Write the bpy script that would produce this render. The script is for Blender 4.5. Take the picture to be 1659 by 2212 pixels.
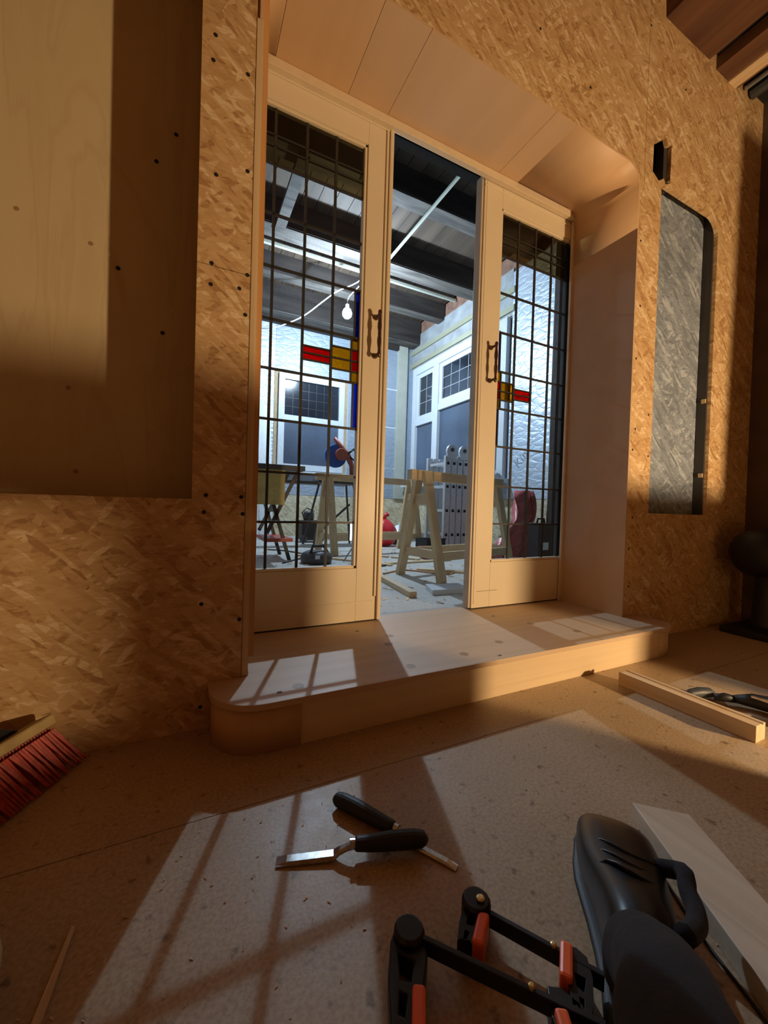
import bpy, bmesh, math, random
from mathutils import Vector, Matrix
random.seed(7)
for o in list(bpy.data.objects): bpy.data.objects.remove(o)
S = bpy.context.scene; COL = S.collection

# ------------------------------------------------------------ camera, world, exposure
cam = bpy.data.objects.new('camera', bpy.data.cameras.new('camera')); COL.objects.link(cam)
cam.data.sensor_fit = 'VERTICAL'; cam.data.sensor_height = 36.0; cam.data.lens = 13.979
cam.data.clip_start = 0.02
_r = Vector((0.89528797, -0.44445786, 0.03027629)); _u = Vector((-0.02002022, 0.02775224, 0.99941433)); _f = Vector((0.44503779, 0.89536977, -0.0159481))
M = Matrix.Identity(4)
for i in range(3): M[i][0] = _r[i]; M[i][1] = _u[i]; M[i][2] = -_f[i]
M.translation = (0, 0, 0.62); cam.matrix_world = M
S.camera = cam
w = bpy.data.worlds.new('night'); S.world = w; w.use_nodes = True
w.node_tree.nodes['Background'].inputs[0].default_value = (0.25, 0.3, 0.45, 1); w.node_tree.nodes['Background'].inputs[1].default_value = 0.002
S.view_settings.view_transform = 'Standard'; S.view_settings.look = 'None'; S.view_settings.gamma = 1; S.view_settings.use_curve_mapping = False
S.view_settings.exposure = 0.0
BULB = (1.685, 4.55, 2.935); BULB_W = 180.0; BULB_C = (0.50, 0.74, 1.0)
LAMP = (2.2, -0.9, 0.6); LAMP_W = 210.0; LAMP_C = (1.0, 0.70, 0.385)

# ------------------------------------------------------------ materials
MT = {}
def nm(name):
    m = bpy.data.materials.new(name); m.use_nodes = True; nt = m.node_tree
    b = nt.nodes['Principled BSDF']; MT[name] = m
    return m, nt, b
def N(nt, t, **kw):
    n = nt.nodes.new(t)
    for k, v in kw.items():
        if k.startswith('i_'): n.inputs[k[2:].replace('_', ' ')].default_value = v
        else: setattr(n, k, v)
    return n
def ramp(nt, fac, stops):
    r = nt.nodes.new('ShaderNodeValToRGB'); e = r.color_ramp.elements
    while len(e) < len(stops): e.new(0.5)
    for el, (p, c) in zip(e, stops): el.position = p; el.color = (*c, 1)
    nt.links.new(fac, r.inputs[0]); return r
def coords(nt, scale=(1,1,1), rot=(0,0,0), loc=(0,0,0)):
    tc = nt.nodes.new('ShaderNodeTexCoord'); mp = nt.nodes.new('ShaderNodeMapping')
    mp.inputs['Scale'].default_value = scale; mp.inputs['Rotation'].default_value = rot; mp.inputs['Location'].default_value = loc
    nt.links.new(tc.outputs['Object'], mp.inputs['Vector']); return mp.outputs[0]
def bump(nt, b, h, strength, dist=0.002):
    n = N(nt, 'ShaderNodeBump', i_Strength=strength, i_Distance=dist); nt.links.new(h, n.inputs['Height']); nt.links.new(n.outputs[0], b.inputs['Normal'])
def plain(name, c, rough=0.6, metal=0.0, var=0.12, scale=30.0, bmp=0.0, spec=0.5):
    m, nt, b = nm(name); b.inputs['Roughness'].default_value = rough; b.inputs['Metallic'].default_value = metal
    b.inputs['Specular IOR Level'].default_value = spec
    v = coords(nt); n = N(nt, 'ShaderNodeTexNoise', i_Scale=scale, i_Detail=5.0); nt.links.new(v, n.inputs['Vector'])
    r = ramp(nt, n.outputs[0], [(0.3, [x*(1-var) for x in c]), (0.7, [min(1, x*(1+var)) for x in c])])
    nt.links.new(r.outputs[0], b.inputs['Base Color'])
    if bmp: bump(nt, b, n.outputs[0], bmp)
    return m
def wood(name, c1, c2, axis=0, along=1.5, across=22.0, rough=0.6, bmp=0.15):
    m, nt, b = nm(name); b.inputs['Roughness'].default_value = rough
    sc = [across]*3; sc[axis] = along
    v = coords(nt, tuple(sc)); n = N(nt, 'ShaderNodeTexNoise', i_Scale=1.0, i_Detail=6.0, i_Distortion=0.6); nt.links.new(v, n.inputs['Vector'])
    r = ramp(nt, n.outputs[0], [(0.32, c1), (0.68, c2)]); nt.links.new(r.outputs[0], b.inputs['Base Color'])
    bump(nt, b, n.outputs[0], bmp, 0.001); return m
def osb(name, stops, axis=1, s=1.0, bmp=0.25):
    m, nt, b = nm(name); b.inputs['Roughness'].default_value = 0.62
    tc = nt.nodes.new('ShaderNodeTexCoord')
    dn = N(nt, 'ShaderNodeTexNoise', i_Scale=9.0, i_Detail=3.0); nt.links.new(tc.outputs['Object'], dn.inputs['Vector'])
    sub = N(nt, 'ShaderNodeVectorMath', operation='SUBTRACT'); nt.links.new(dn.outputs['Color'], sub.inputs[0]); sub.inputs[1].default_value = (.5,.5,.5)
    sc = N(nt, 'ShaderNodeVectorMath', operation='SCALE'); nt.links.new(sub.outputs[0], sc.inputs[0]); sc.inputs['Scale'].default_value = 0.022
    ad = N(nt, 'ShaderNodeVectorMath', operation='ADD'); nt.links.new(tc.outputs['Object'], ad.inputs[0]); nt.links.new(sc.outputs[0], ad.inputs[1])
    outs = []
    for k, (ang, la, lc) in enumerate([(0.2, 11, 50), (-0.45, 9, 42), (0.8, 13, 48), (-0.75, 11, 56)]):
        rot = [0,0,0]; rot[axis] = ang
        mp = nt.nodes.new('ShaderNodeMapping'); mp.vector_type = 'POINT'
        rt = nt.nodes.new('ShaderNodeVectorRotate'); rt.rotation_type = 'EULER_XYZ'; rt.inputs['Rotation'].default_value = rot
        nt.links.new(ad.outputs[0], rt.inputs['Vector']); nt.links.new(rt.outputs[0], mp.inputs['Vector'])
        S_ = [lc*s]*3; S_[axis] = 12; S_[0 if axis != 0 else 1] = la*s
        mp.inputs['Scale'].default_value = S_; mp.inputs['Location'].default_value = (k*3.3, k*1.7, k*2.1)
        vo = N(nt, 'ShaderNodeTexVoronoi', feature='F1', i_Scale=1.0, i_Randomness=1.0); nt.links.new(mp.outputs[0], vo.inputs['Vector'])
        se = nt.nodes.new('ShaderNodeSeparateColor'); nt.links.new(vo.outputs['Color'], se.inputs[0]); outs.append(se)
    cur = outs[0].outputs[0]
    for k in range(1, 4):
        gt = N(nt, 'ShaderNodeMath', operation='GREATER_THAN'); nt.links.new(outs[k].outputs[1], gt.inputs[0]); gt.inputs[1].default_value = 0.58
        mx = N(nt, 'ShaderNodeMix', data_type='FLOAT'); nt.links.new(gt.outputs[0], mx.inputs[0]); nt.links.new(cur, mx.inputs[2]); nt.links.new(outs[k].outputs[0], mx.inputs[3]); cur = mx.outputs[0]
    fn = N(nt, 'ShaderNodeTexNoise', i_Scale=5.0, i_Detail=4.0); nt.links.new(tc.outputs['Object'], fn.inputs['Vector'])
    a1 = N(nt, 'ShaderNodeMath', operation='MULTIPLY_ADD'); nt.links.new(fn.outputs[0], a1.inputs[0]); a1.inputs[1].default_value = 0.55; a1.inputs[2].default_value = -0.28
    st_ = [55.0]*3; st_[0 if axis != 0 else 1] = 14.0
    mq = nt.nodes.new('ShaderNodeMapping'); mq.inputs['Scale'].default_value = st_; mq.inputs['Rotation'].default_value = (0, .3 if axis == 1 else 0, 0); nt.links.new(tc.outputs['Object'], mq.inputs['Vector'])
    gn = N(nt, 'ShaderNodeTexNoise', i_Scale=2.0, i_Detail=6.0, i_Distortion=0.8); nt.links.new(mq.outputs[0], gn.inputs['Vector'])
    g1 = N(nt, 'ShaderNodeMath', operation='MULTIPLY_ADD'); nt.links.new(gn.outputs[0], g1.inputs[0]); g1.inputs[1].default_value = 0.9; nt.links.new(a1.outputs[0], g1.inputs[2])
    h1 = N(nt, 'ShaderNodeMath', operation='MULTIPLY_ADD'); nt.links.new(cur, h1.inputs[0]); h1.inputs[1].default_value = 0.72; h1.inputs[2].default_value = -0.30
    a2 = N(nt, 'ShaderNodeMath', operation='ADD'); nt.links.new(h1.outputs[0], a2.inputs[0]); nt.links.new(g1.outputs[0], a2.inputs[1])
    a3 = N(nt, 'ShaderNodeMath', operation='MULTIPLY_ADD'); nt.links.new(a2.outputs[0], a3.inputs[0]); a3.inputs[1].default_value = 1.3; a3.inputs[2].default_value = -0.15
    dk = N(nt, 'ShaderNodeMath', operation='GREATER_THAN'); nt.links.new(outs[3].outputs[2], dk.inputs[0]); dk.inputs[1].default_value = 0.93
    lt = N(nt, 'ShaderNodeMath', operation='GREATER_THAN'); nt.links.new(outs[1].outputs[2], lt.inputs[0]); lt.inputs[1].default_value = 0.92
    a4 = N(nt, 'ShaderNodeMath', operation='MULTIPLY_ADD'); nt.links.new(dk.outputs[0], a4.inputs[0]); a4.inputs[1].default_value = -0.30; nt.links.new(a3.outputs[0], a4.inputs[2])
    a5 = N(nt, 'ShaderNodeMath', operation='MULTIPLY_ADD'); nt.links.new(lt.outputs[0], a5.inputs[0]); a5.inputs[1].default_value = 0.30; nt.links.new(a4.outputs[0], a5.inputs[2])
    r = ramp(nt, a5.outputs[0], stops); nt.links.new(r.outputs[0], b.inputs['Base Color'])
    bump(nt, b, cur, bmp, 0.0015); return m
def glass(name, tint, refl=0.9):
    m = bpy.data.materials.new(name); m.use_nodes = True; nt = m.node_tree; MT[name] = m
    for n in list(nt.nodes): nt.nodes.remove(n)
    o = nt.nodes.new('ShaderNodeOutputMaterial'); t = nt.nodes.new('ShaderNodeBsdfTransparent'); g = nt.nodes.new('ShaderNodeBsdfGlossy')
    g.inputs['Roughness'].default_value = 0.03; lw_ = N(nt, 'ShaderNodeLayerWeight', i_Blend=0.5); pw = N(nt, 'ShaderNodeMath', operation='POWER'); nt.links.new(lw_.outputs['Facing'], pw.inputs[0]); pw.inputs[1].default_value = 4.0
    fr = N(nt, 'ShaderNodeMath', operation='MULTIPLY_ADD'); nt.links.new(pw.outputs[0], fr.inputs[0]); fr.inputs[1].default_value = 0.6; fr.inputs[2].default_value = 0.025; mx = nt.nodes.new('ShaderNodeMixShader')
    v = coords(nt); nz = N(nt, 'ShaderNodeTexNoise', i_Scale=14.0, i_Detail=2.0); nt.links.new(v, nz.inputs['Vector'])
    r = ramp(nt, nz.outputs[0], [(0.3, [c*0.93 for c in tint]), (0.7, tint)]); nt.links.new(r.outputs[0], t.inputs[0])
    bp = N(nt, 'ShaderNodeBump', i_Strength=0.06, i_Distance=0.004); nt.links.new(nz.outputs[0], bp.inputs['Height']); nt.links.new(bp.outputs[0], g.inputs['Normal'])
    nt.links.new(fr.outputs[0], mx.inputs[0]); nt.links.new(t.outputs[0], mx.inputs[1]); nt.links.new(g.outputs[0], mx.inputs[2]); nt.links.new(mx.outputs[0], o.inputs[0]); return m
def emit(name, c, s, thru=False):
    m = bpy.data.materials.new(name); m.use_nodes = True; nt = m.node_tree; MT[name] = m
    for n in list(nt.nodes): nt.nodes.remove(n)
    o = nt.nodes.new('ShaderNodeOutputMaterial'); e = nt.nodes.new('ShaderNodeEmission'); e.inputs[0].default_value = (*c, 1); e.inputs[1].default_value = s
    if thru:
        t = nt.nodes.new('ShaderNodeBsdfTransparent'); a = nt.nodes.new('ShaderNodeAddShader'); nt.links.new(t.outputs[0], a.inputs[0]); nt.links.new(e.outputs[0], a.inputs[1]); nt.links.new(a.outputs[0], o.inputs[0])
    else: nt.links.new(e.outputs[0], o.inputs[0])
    return m
def foil(name, c, rough=0.42):
    m, nt, b = nm(name); b.inputs['Metallic'].default_value = 0.35; b.inputs['Roughness'].default_value = rough; b.inputs['Base Color'].default_value = (*c, 1)
    v = coords(nt, (4, 4, 8)); n = N(nt, 'ShaderNodeTexNoise', i_Scale=2.2, i_Detail=6.0, i_Distortion=1.2); nt.links.new(v, n.inputs['Vector'])
    n2 = N(nt, 'ShaderNodeTexVoronoi', feature='DISTANCE_TO_EDGE', i_Scale=1.6); nt.links.new(v, n2.inputs['Vector'])
    p = N(nt, 'ShaderNodeMath', operation='POWER'); nt.links.new(n2.outputs[0], p.inputs[0]); p.inputs[1].default_value = 0.4
    a = N(nt, 'ShaderNodeMath', operation='ADD'); nt.links.new(n.outputs[0], a.inputs[0]); nt.links.new(p.outputs[0], a.inputs[1])
    bump(nt, b, a.outputs[0], 0.55, 0.012); return m

OSB_W = [(0.0, (.40,.22,.09)), (0.2, (.53,.325,.15)), (0.55, (.59,.38,.185)), (0.85, (.65,.44,.235)), (1.0, (.76,.58,.36))]
osb('osb_board', OSB_W, 1, 1.25)
osb('osb_board_far', [(0.0, (.40,.32,.19)), (0.5, (.58,.49,.32)), (1.0, (.72,.64,.46))], 1)
osb('osb_board_far_side', [(0.0, (.40,.32,.19)), (0.5, (.58,.49,.32)), (1.0, (.72,.64,.46))], 0)
osb('osb_cold_tint', [(0.0, (.17,.20,.25)), (0.45, (.25,.29,.36)), (0.8, (.30,.345,.42)), (1.0, (.44,.49,.57))], 1)  # grey-blue base colour stands in for cold light on the board
wood('ply_edge', (.58,.40,.22), (.70,.53,.32), 2, 0.8, 90)
wood('ply_orange', (.50,.25,.09), (.60,.32,.13), 2, 0.8, 60)
wood('ply_soffit', (.61,.40,.235), (.66,.44,.265), 1, 0.9, 9, 0.55, 0.04)
wood('ply_bent', (.64,.40,.21), (.70,.45,.25), 1, 0.8, 10, 0.5, 0.03)
wood('ply_jamb', (.53,.345,.21), (.59,.40,.25), 0, 0.9, 5, 0.55, 0.03)
def ply_back():
    m, nt, b = nm('ply_back'); b.inputs['Roughness'].default_value = 0.55
    v = coords(nt, (5, 5, 0.9)); n = N(nt, 'ShaderNodeTexNoise', i_Scale=1.0, i_Detail=5.0, i_Distortion=1.5); nt.links.new(v, n.inputs['Vector'])
    r = ramp(nt, n.outputs[0], [(0.3, (.64,.515,.30)), (0.46, (.68,.555,.34)), (0.5, (.64,.50,.30)), (0.54, (.69,.565,.35)), (0.75, (.71,.59,.37))]); nt.links.new(r.outputs[0], b.inputs['Base Color'])
ply_back()
def chipboard(name, c1, c2, fleck, gloss=0.42):
    m, nt, b = nm(name); b.inputs['Roughness'].default_value = gloss; b.inputs['Specular IOR Level'].default_value = 0.4
    v = coords(nt); n = N(nt, 'ShaderNodeTexNoise', i_Scale=2.6, i_Detail=8.0, i_Roughness=0.65); nt.links.new(v, n.inputs['Vector'])
    f = N(nt, 'ShaderNodeTexNoise', i_Scale=160.0, i_Detail=3.0); nt.links.new(v, f.inputs['Vector'])
    g = N(nt, 'ShaderNodeTexNoise', i_Scale=38.0, i_Detail=6.0); nt.links.new(v, g.inputs['Vector'])
    r = ramp(nt, n.outputs[0], [(0.3, c1), (0.7, c2)])
    r2 = ramp(nt, f.outputs[0], [(0.35, fleck), (0.6, (1,1,1))])
    r3 = ramp(nt, g.outputs[0], [(0.28, (.45,.40,.36)), (0.38, (1,1,1))])
    m1 = N(nt, 'ShaderNodeMix', data_type='RGBA', blend_type='MULTIPLY'); m1.inputs[0].default_value = 1; nt.links.new(r.outputs[0], m1.inputs[6]); nt.links.new(r2.outputs[0], m1.inputs[7])
    m2 = N(nt, 'ShaderNodeMix', data_type='RGBA', blend_type='MULTIPLY'); m2.inputs[0].default_value = 1; nt.links.new(m1.outputs[2], m2.inputs[6]); nt.links.new(r3.outputs[0], m2.inputs[7])
    nt.links.new(m2.outputs[2], b.inputs['Base Color'])
    rr = ramp(nt, n.outputs[0], [(0.3, (gloss-.1,)*3), (0.7, (gloss+.2,)*3)]); nt.links.new(rr.outputs[0], b.inputs['Roughness'])
    bump(nt, b, f.outputs[0], 0.25, 0.001); return m
chipboard('floor_chipboard', (.44,.31,.185), (.54,.41,.27), (.78,.74,.70))
chipboard('floor_dusty', (.50,.48,.45), (.66,.63,.58), (.8,.78,.75), 0.6)
wood('step_ply', (.55,.38,.23), (.63,.46,.30), 0, 0.8, 16, 0.5, 0.05)
wood('riser_pine', (.68,.50,.29), (.77,.59,.37), 0, 0.7, 26, 0.45, 0.05)
wood('riser_bent', (.55,.33,.16), (.62,.39,.20), 2, 0.7, 14, 0.45, 0.03)
plain('door_cream', (.76,.64,.46), 0.38, 0, 0.02, 6)
plain('door_edge', (.60,.50,.37), 0.5, 0, 0.06, 12)
plain('trim_cream', (.72,.58,.40), 0.45, 0, 0.05, 20)
plain('lead', (.05,.048,.046), 0.45, 0.5, 0.2, 60)
plain('bronze', (.17,.095,.065), 0.28, 0.85, 0.25, 60)
glass('glass_clear', (.96,.97,.97)); glass('glass_red', (.62,.02,.015)); glass('glass_amber', (.62,.33,.03)); glass('glass_blue', (.01,.12,.55)); glass('glass_topaz', (.38,.30,.18))
plain('black_steel', (.012,.012,.014), 0.42, 0.3, 0.3, 80)
plain('black_rubber', (.012,.012,.013), 0.55, 0, 0.25, 60)
plain('black_leather', (.006,.0055,.0055), 0.36, 0, 0.3, 25, 0.15, 0.25)
plain('trouser', (.009,.009,.012), 0.95, 0, 0.3, 120, 0.3)
plain('orange_plastic', (1.0,.15,.035), 0.4, 0, 0.05, 20)
plain('red_plastic', (.45,.04,.02), 0.4, 0, 0.08, 20)
plain('chisel_steel', (.50,.49,.48), 0.28, 0.9, 0.3, 90, 0.05)
plain('brass', (.70,.55,.25), 0.3, 0.9, 0.1, 40)
plain('bristle', (.45,.05,.035), 0.55, 0, 0.35, 60)
wood('broom_wood', (.30,.21,.09), (.42,.31,.14), 1, 2, 40)
wood('pine_x', (.66,.48,.27), (.76,.58,.36), 0, 1.2, 40)
wood('pine_y', (.64,.46,.27), (.75,.57,.36), 1, 1.2, 40)
wood('pine_z', (.62,.46,.26), (.72,.56,.34), 2, 1.2, 40)
wood('plank_pale', (.66,.55,.40), (.78,.68,.52), 1, 1.2, 45, 0.5)
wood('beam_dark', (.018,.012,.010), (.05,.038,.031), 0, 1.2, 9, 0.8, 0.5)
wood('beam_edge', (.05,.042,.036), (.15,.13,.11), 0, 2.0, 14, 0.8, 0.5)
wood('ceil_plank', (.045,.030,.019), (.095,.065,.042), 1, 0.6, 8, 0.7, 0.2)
wood('near_beam', (.09,.035,.018), (.17,.075,.035), 1, 0.8, 12, 0.7)
wood('stud_dark', (.035,.032,.032), (.06,.055,.05), 2, 0.8, 18)
plain('black_void', (.008,.008,.008), 0.8, 0, 0.2, 20)
plain('steel_grey', (.33,.34,.36), 0.4, 0.7, 0.1, 30)
plain('alu', (.55,.56,.58), 0.42, 0.35, 0.08, 30)
plain('white_paint', (.62,.65,.68), 0.45, 0, 0.03, 10)
plain('plaster', (.36,.37,.37), 0.9, 0, 0.2, 6, 0.4)
plain('brick_wall', (.28,.15,.10), 0.9, 0, 0.35, 9, 0.4)
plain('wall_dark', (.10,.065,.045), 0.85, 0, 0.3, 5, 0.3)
plain('knot_brown', (.36,.22,.115), 0.5, 0, 0.15, 40)
plain('night_pane', (.018,.024,.034), 0.12, 0, 0.5, 1.6)
plain('fogged_pane', (.07,.095,.14), 0.35, 0, 0.6, 0.9)
foil('foil', (.58,.65,.74)); foil('foil_smooth', (.38,.44,.52), 0.5)
plain('foil_tape', (.9,.92,.94), 0.25, 0.7, 0.05, 30)
plain('batten_cream', (.46,.46,.38), 0.6, 0, 0.06, 8)
wood('batten_green', (.34,.33,.22), (.42,.41,.29), 1, 1, 14)
plain('red_bag', (.60,.02,.03), 0.35, 0, 0.25, 14, 0.5)
plain('white_bag', (.75,.77,.80), 0.4, 0, 0.08, 14, 0.5)
plain('pink_sheet', (.62,.16,.16), 0.3, 0, 0.2, 10, 0.4)
plain('terracotta', (.45,.10,.05), 0.6, 0, 0.15, 20)
plain('blue_metal', (.03,.16,.62), 0.25, 0.6, 0.1, 20)
plain('tool_red', (.38,.10,.07), 0.45, 0, 0.15, 30)
plain('yellow_wood', (.55,.40,.13), 0.6, 0, 0.15, 14)
plain('dark_grey', (.05,.055,.06), 0.5, 0, 0.2, 20)
plain('grey_plastic', (.34,.33,.32), 0.6, 0, 0.2, 20)
plain('cable_white', (.75,.76,.76), 0.5, 0, 0.02, 5)
plain('tub_cream', (.60,.56,.40), 0.45, 0, 0.06, 10)
plain('tub_blue', (.12,.15,.19), 0.5, 0, 0.1, 10)
plain('card', (.45,.33,.2), 0.8, 0, 0.1, 10)
plain('navy', (.04,.05,.25), 0.5, 0, 0.1, 10)
plain('ink', (.25,.29,.34), 0.6, 0.2, 0.05, 10)
emit('bulb_glow', (0.80, 0.90, 1.0), 420.0, True)
emit('work_light_glow', (0.95, 0.97, 1.0), 7.0)
emit('lamp_glow', (1.0, .7, .4), 30.0, True)

# ------------------------------------------------------------ mesh builder
class MB:
    def __init__(s): s.v = []; s.f = []
    def add(s, vs, fs):
        o = len(s.v); s.v += [tuple(p) for p in vs]; s.f += [tuple(i+o for i in f) for f in fs]; return s
    def box(s, a, b):
        (x0,y0,z0),(x1,y1,z1) = a, b
        return s.add([(x0,y0,z0),(x1,y0,z0),(x1,y1,z0),(x0,y1,z0),(x0,y0,z1),(x1,y0,z1),(x1,y1,z1),(x0,y1,z1)],
            [(3,2,1,0),(4,5,6,7),(0,1,5,4),(1,2,6,5),(2,3,7,6),(3,0,4,7)])
    def bar(s, p, q, w, h, up=(0,0,1)):
        p = Vector(p); q = Vector(q); d = (q-p).normalized(); up = Vector(up); sx = d.cross(up)
        if sx.length < 1e-4: sx = d.cross(Vector((1,0,0)))
        sx.normalize(); sy = sx.cross(d).normalized(); vs = []
        for c in (p, q):
            for a, b in ((-1,-1),(1,-1),(1,1),(-1,1)): vs.append(c+sx*(a*w/2)+sy*(b*h/2))
        return s.add(vs, [(0,1,2,3),(7,6,5,4),(0,4,5,1),(1,5,6,2),(2,6,7,3),(3,7,4,0)])
    def tube(s, pts, rad, n=8, cap=True):
        P = [Vector(p) for p in pts]; R_ = rad if isinstance(rad, (list,tuple)) else [rad]*len(P)
        up = None; rings = []
        for i, p in enumerate(P):
            d = (P[min(i+1,len(P)-1)]-P[max(i-1,0)]).normalized()
            if up is None:
                up = Vector((0,0,1)) if abs(d.z) < .9 else Vector((1,0,0))
            a = d.cross(up).normalized(); up = a.cross(d).normalized(); b = up
            rings.append([p+(a*math.cos(2*math.pi*k/n)+b*math.sin(2*math.pi*k/n))*R_[i] for k in range(n)])
        return s.loft(rings, cap)
    def loft(s, rings, cap=True):
        n = len(rings[0]); vs = [v for r in rings for v in r]; fs = []
        for i in range(len(rings)-1):
            for k in range(n):
                k2 = (k+1) % n; fs.append((i*n+k, i*n+k2, (i+1)*n+k2, (i+1)*n+k))
        if cap: fs.append(tuple(range(n))[::-1]); fs.append(tuple((len(rings)-1)*n+k for k in range(n)))
        return s.add(vs, fs)
    def lathe(s, prof, c=(0,0,0), n=20, axis=2):
        rings = []
        for r, h in prof:
            ring = []
            for k in range(n):
                a = 2*math.pi*k/n; u, v = r*math.cos(a), r*math.sin(a)
                p = {2:(u,v,h), 1:(u,h,-v), 0:(h,u,v)}[axis]
                ring.append((c[0]+p[0], c[1]+p[1], c[2]+p[2]))
            rings.append(ring)
        return s.loft(rings, True)
    def prism(s, poly, lo, hi, axis=2):
        n = len(poly)
        def P(p, h): return {2:(p[0],p[1],h), 1:(p[0],h,p[1]), 0:(h,p[0],p[1])}[axis]
        vs = [P(p, lo) for p in poly]+[P(p, hi) for p in poly]
        fs = [tuple(range(n))[::-1], tuple(range(n,2*n))]+[(i,(i+1)%n,n+(i+1)%n,n+i) for i in range(n)]
        return s.add(vs, fs)
    def build(s, name, mat, parent=None, bevel=0.0, smooth=False, sub=0):
        off = parent_origin(parent)
        me = bpy.data.meshes.new(name); me.from_pydata([(x-off.x, y-off.y, z-off.z) for x,y,z in s.v], [], s.f); me.update()
        bm = bmesh.new(); bm.from_mesh(me); bmesh.ops.recalc_face_normals(bm, faces=bm.faces); bm.to_mesh(me); bm.free()
        return link(name, me, mat, parent, bevel, smooth, sub)
def parent_origin(p):
    v = Vector((0,0,0))
    while p is not None: v += p.location; p = p.parent
    return v
def link(name, me, mat, parent=None, bevel=0, smooth=False, sub=0):
    o = bpy.data.objects.new(name, me); COL.objects.link(o); me.materials.clear(); me.materials.append(MT[mat]); o.parent = parent
    if smooth:
        for p in me.polygons: p.use_smooth = True
    if bevel:
        md = o.modifiers.new('bevel', 'BEVEL'); md.width = bevel; md.segments = 2; md.limit_method = 'ANGLE'
    if sub:
        md = o.modifiers.new('sub', 'SUBSURF'); md.levels = sub; md.render_levels = sub
    return o
def tag(o, label, cat, group=None, kind=None):
    o['label'] = label; o['category'] = cat
    if group: o['group'] = group
    if kind: o['kind'] = kind
    return o
def thing(name, label, cat, loc=(0,0,0), group=None, kind=None):
    o = bpy.data.objects.new(name, None); COL.objects.link(o); o.location = loc; o.empty_display_size = 0.05
    return tag(o, label, cat, group, kind)
_unit = {}
def ubox(name, a, b, mat, parent):            # alike pieces share one unit cube
    if mat not in _unit:
        me = bpy.data.meshes.new('unit_'+mat); mb = MB().box((-.5,)*3, (.5,)*3); me.from_pydata(mb.v, [], mb.f); me.update(); me.materials.append(MT[mat]); _unit[mat] = me
    o = bpy.data.objects.new(name, _unit[mat]); COL.objects.link(o); o.parent = parent
    c = Vector([(p+q)/2 for p, q in zip(a, b)])-parent_origin(parent)
    o.location = c; o.scale = [abs(q-p) for p, q in zip(a, b)]; return o
def arc(cx, cz, r, a0, a1, n=10):
    return [(cx+r*math.cos(math.radians(a0+(a1-a0)*i/n)), cz+r*math.sin(math.radians(a0+(a1-a0)*i/n))) for i in range(n+1)]
def sheet(name, outer, holes, y0, y1, mat, parent=None, axis=1):
    bm = bmesh.new()
    def P(p, h): return {2:(p[0],p[1],h), 1:(p[0],h,p[1]), 0:(h,p[0],p[1])}[axis]
    edges = []; off = parent_origin(parent)
    for loop in [outer]+holes:
        vs = [bm.verts.new(Vector(P(p, y0))-off) for p in loop]
        for i in range(len(vs)): edges.append(bm.edges.new((vs[i], vs[(i+1)%len(vs)])))
    bmesh.ops.triangle_fill(bm, use_beauty=True, use_dissolve=False, edges=edges)
    r = bmesh.ops.extrude_face_region(bm, geom=bm.faces[:])
    d = Vector((0,0,0)); d[axis] = y1-y0
    bmesh.ops.translate(bm, vec=d, verts=[g for g in r['geom'] if isinstance(g, bmesh.types.BMVert)])
    bmesh.ops.recalc_face_normals(bm, faces=bm.faces)
    me = bpy.data.meshes.new(name); bm.to_mesh(me); bm.free()
    return link(name, me, mat, parent)

# ------------------------------------------------------------ the two lights of the place
YW = 1.171; XL, XR = 0.165, 1.857; ZS = 2.226; ZSTEP = 0.127; ZF = 0.115; YD0, YD1 = 1.53, 1.57
XRW = 3.0; ZTOP = 3.35
hb = thing('hanging_bulb', 'glowing cold white bulb hanging under the dark beams', 'bulb', BULB)
b_ = BULB
MB().lathe([(0.001,-.075),(.03,-.068),(.05,-.045),(.056,-.01),(.042,.028),(.018,.05)], b_, 20).build('bulb_glass', 'bulb_glow', hb, smooth=True)
MB().lathe([(.018,.045),(.02,.05),(.02,.09),(.012,.1),(.004,.105)], b_, 16).build('socket', 'white_paint', hb)
pl = bpy.data.lights.new('bulb_light', 'POINT'); pl.energy = BULB_W; pl.color = BULB_C; pl.shadow_soft_size = 0.014
po = bpy.data.objects.new('bulb_light', pl); COL.objects.link(po); po.parent = hb; po.location = (0,0,-.02)
wl = thing('work_lamp', 'warm halogen work lamp standing on the floor behind the camera', 'lamp', (LAMP[0], LAMP[1], 0))
MB().tube([(2.2,-.98,.02),(2.2,-.98,.52)], .014).build('pole', 'steel_grey', wl)
for a in (0.3, 2.4, 4.5): MB().tube([(2.2,-.98,.2),(2.2+.25*math.cos(a),-.98+.25*math.sin(a),.01)], .01).build('leg', 'steel_grey', wl)
h = MB(); h.box((2.08,-.99,.5),(2.32,-.97,.7)); h.box((2.08,-.99,.5),(2.09,-.93,.7)); h.box((2.31,-.99,.5),(2.32,-.93,.7)); h.box((2.08,-.99,.5),(2.32,-.93,.51)); h.build('housing', 'yellow_wood', wl)
MB().tube([(2.14,-.94,.6),(2.26,-.94,.6)], .008).build('tube_lamp', 'lamp_glow', wl)
sl = bpy.data.lights.new('lamp_light', 'SPOT'); sl.energy = LAMP_W; sl.color = LAMP_C; sl.shadow_soft_size = 0.028; sl.spot_size = math.radians(165); sl.spot_blend = 0.25
so = bpy.data.objects.new('lamp_light', sl); COL.objects.link(so); so.parent = wl; so.location = (0, 0, LAMP[2])
so.rotation_euler = (Vector((0.7, 1.2, 1.6))-Vector(LAMP)).to_track_quat('-Z', 'Y').to_euler()

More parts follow.
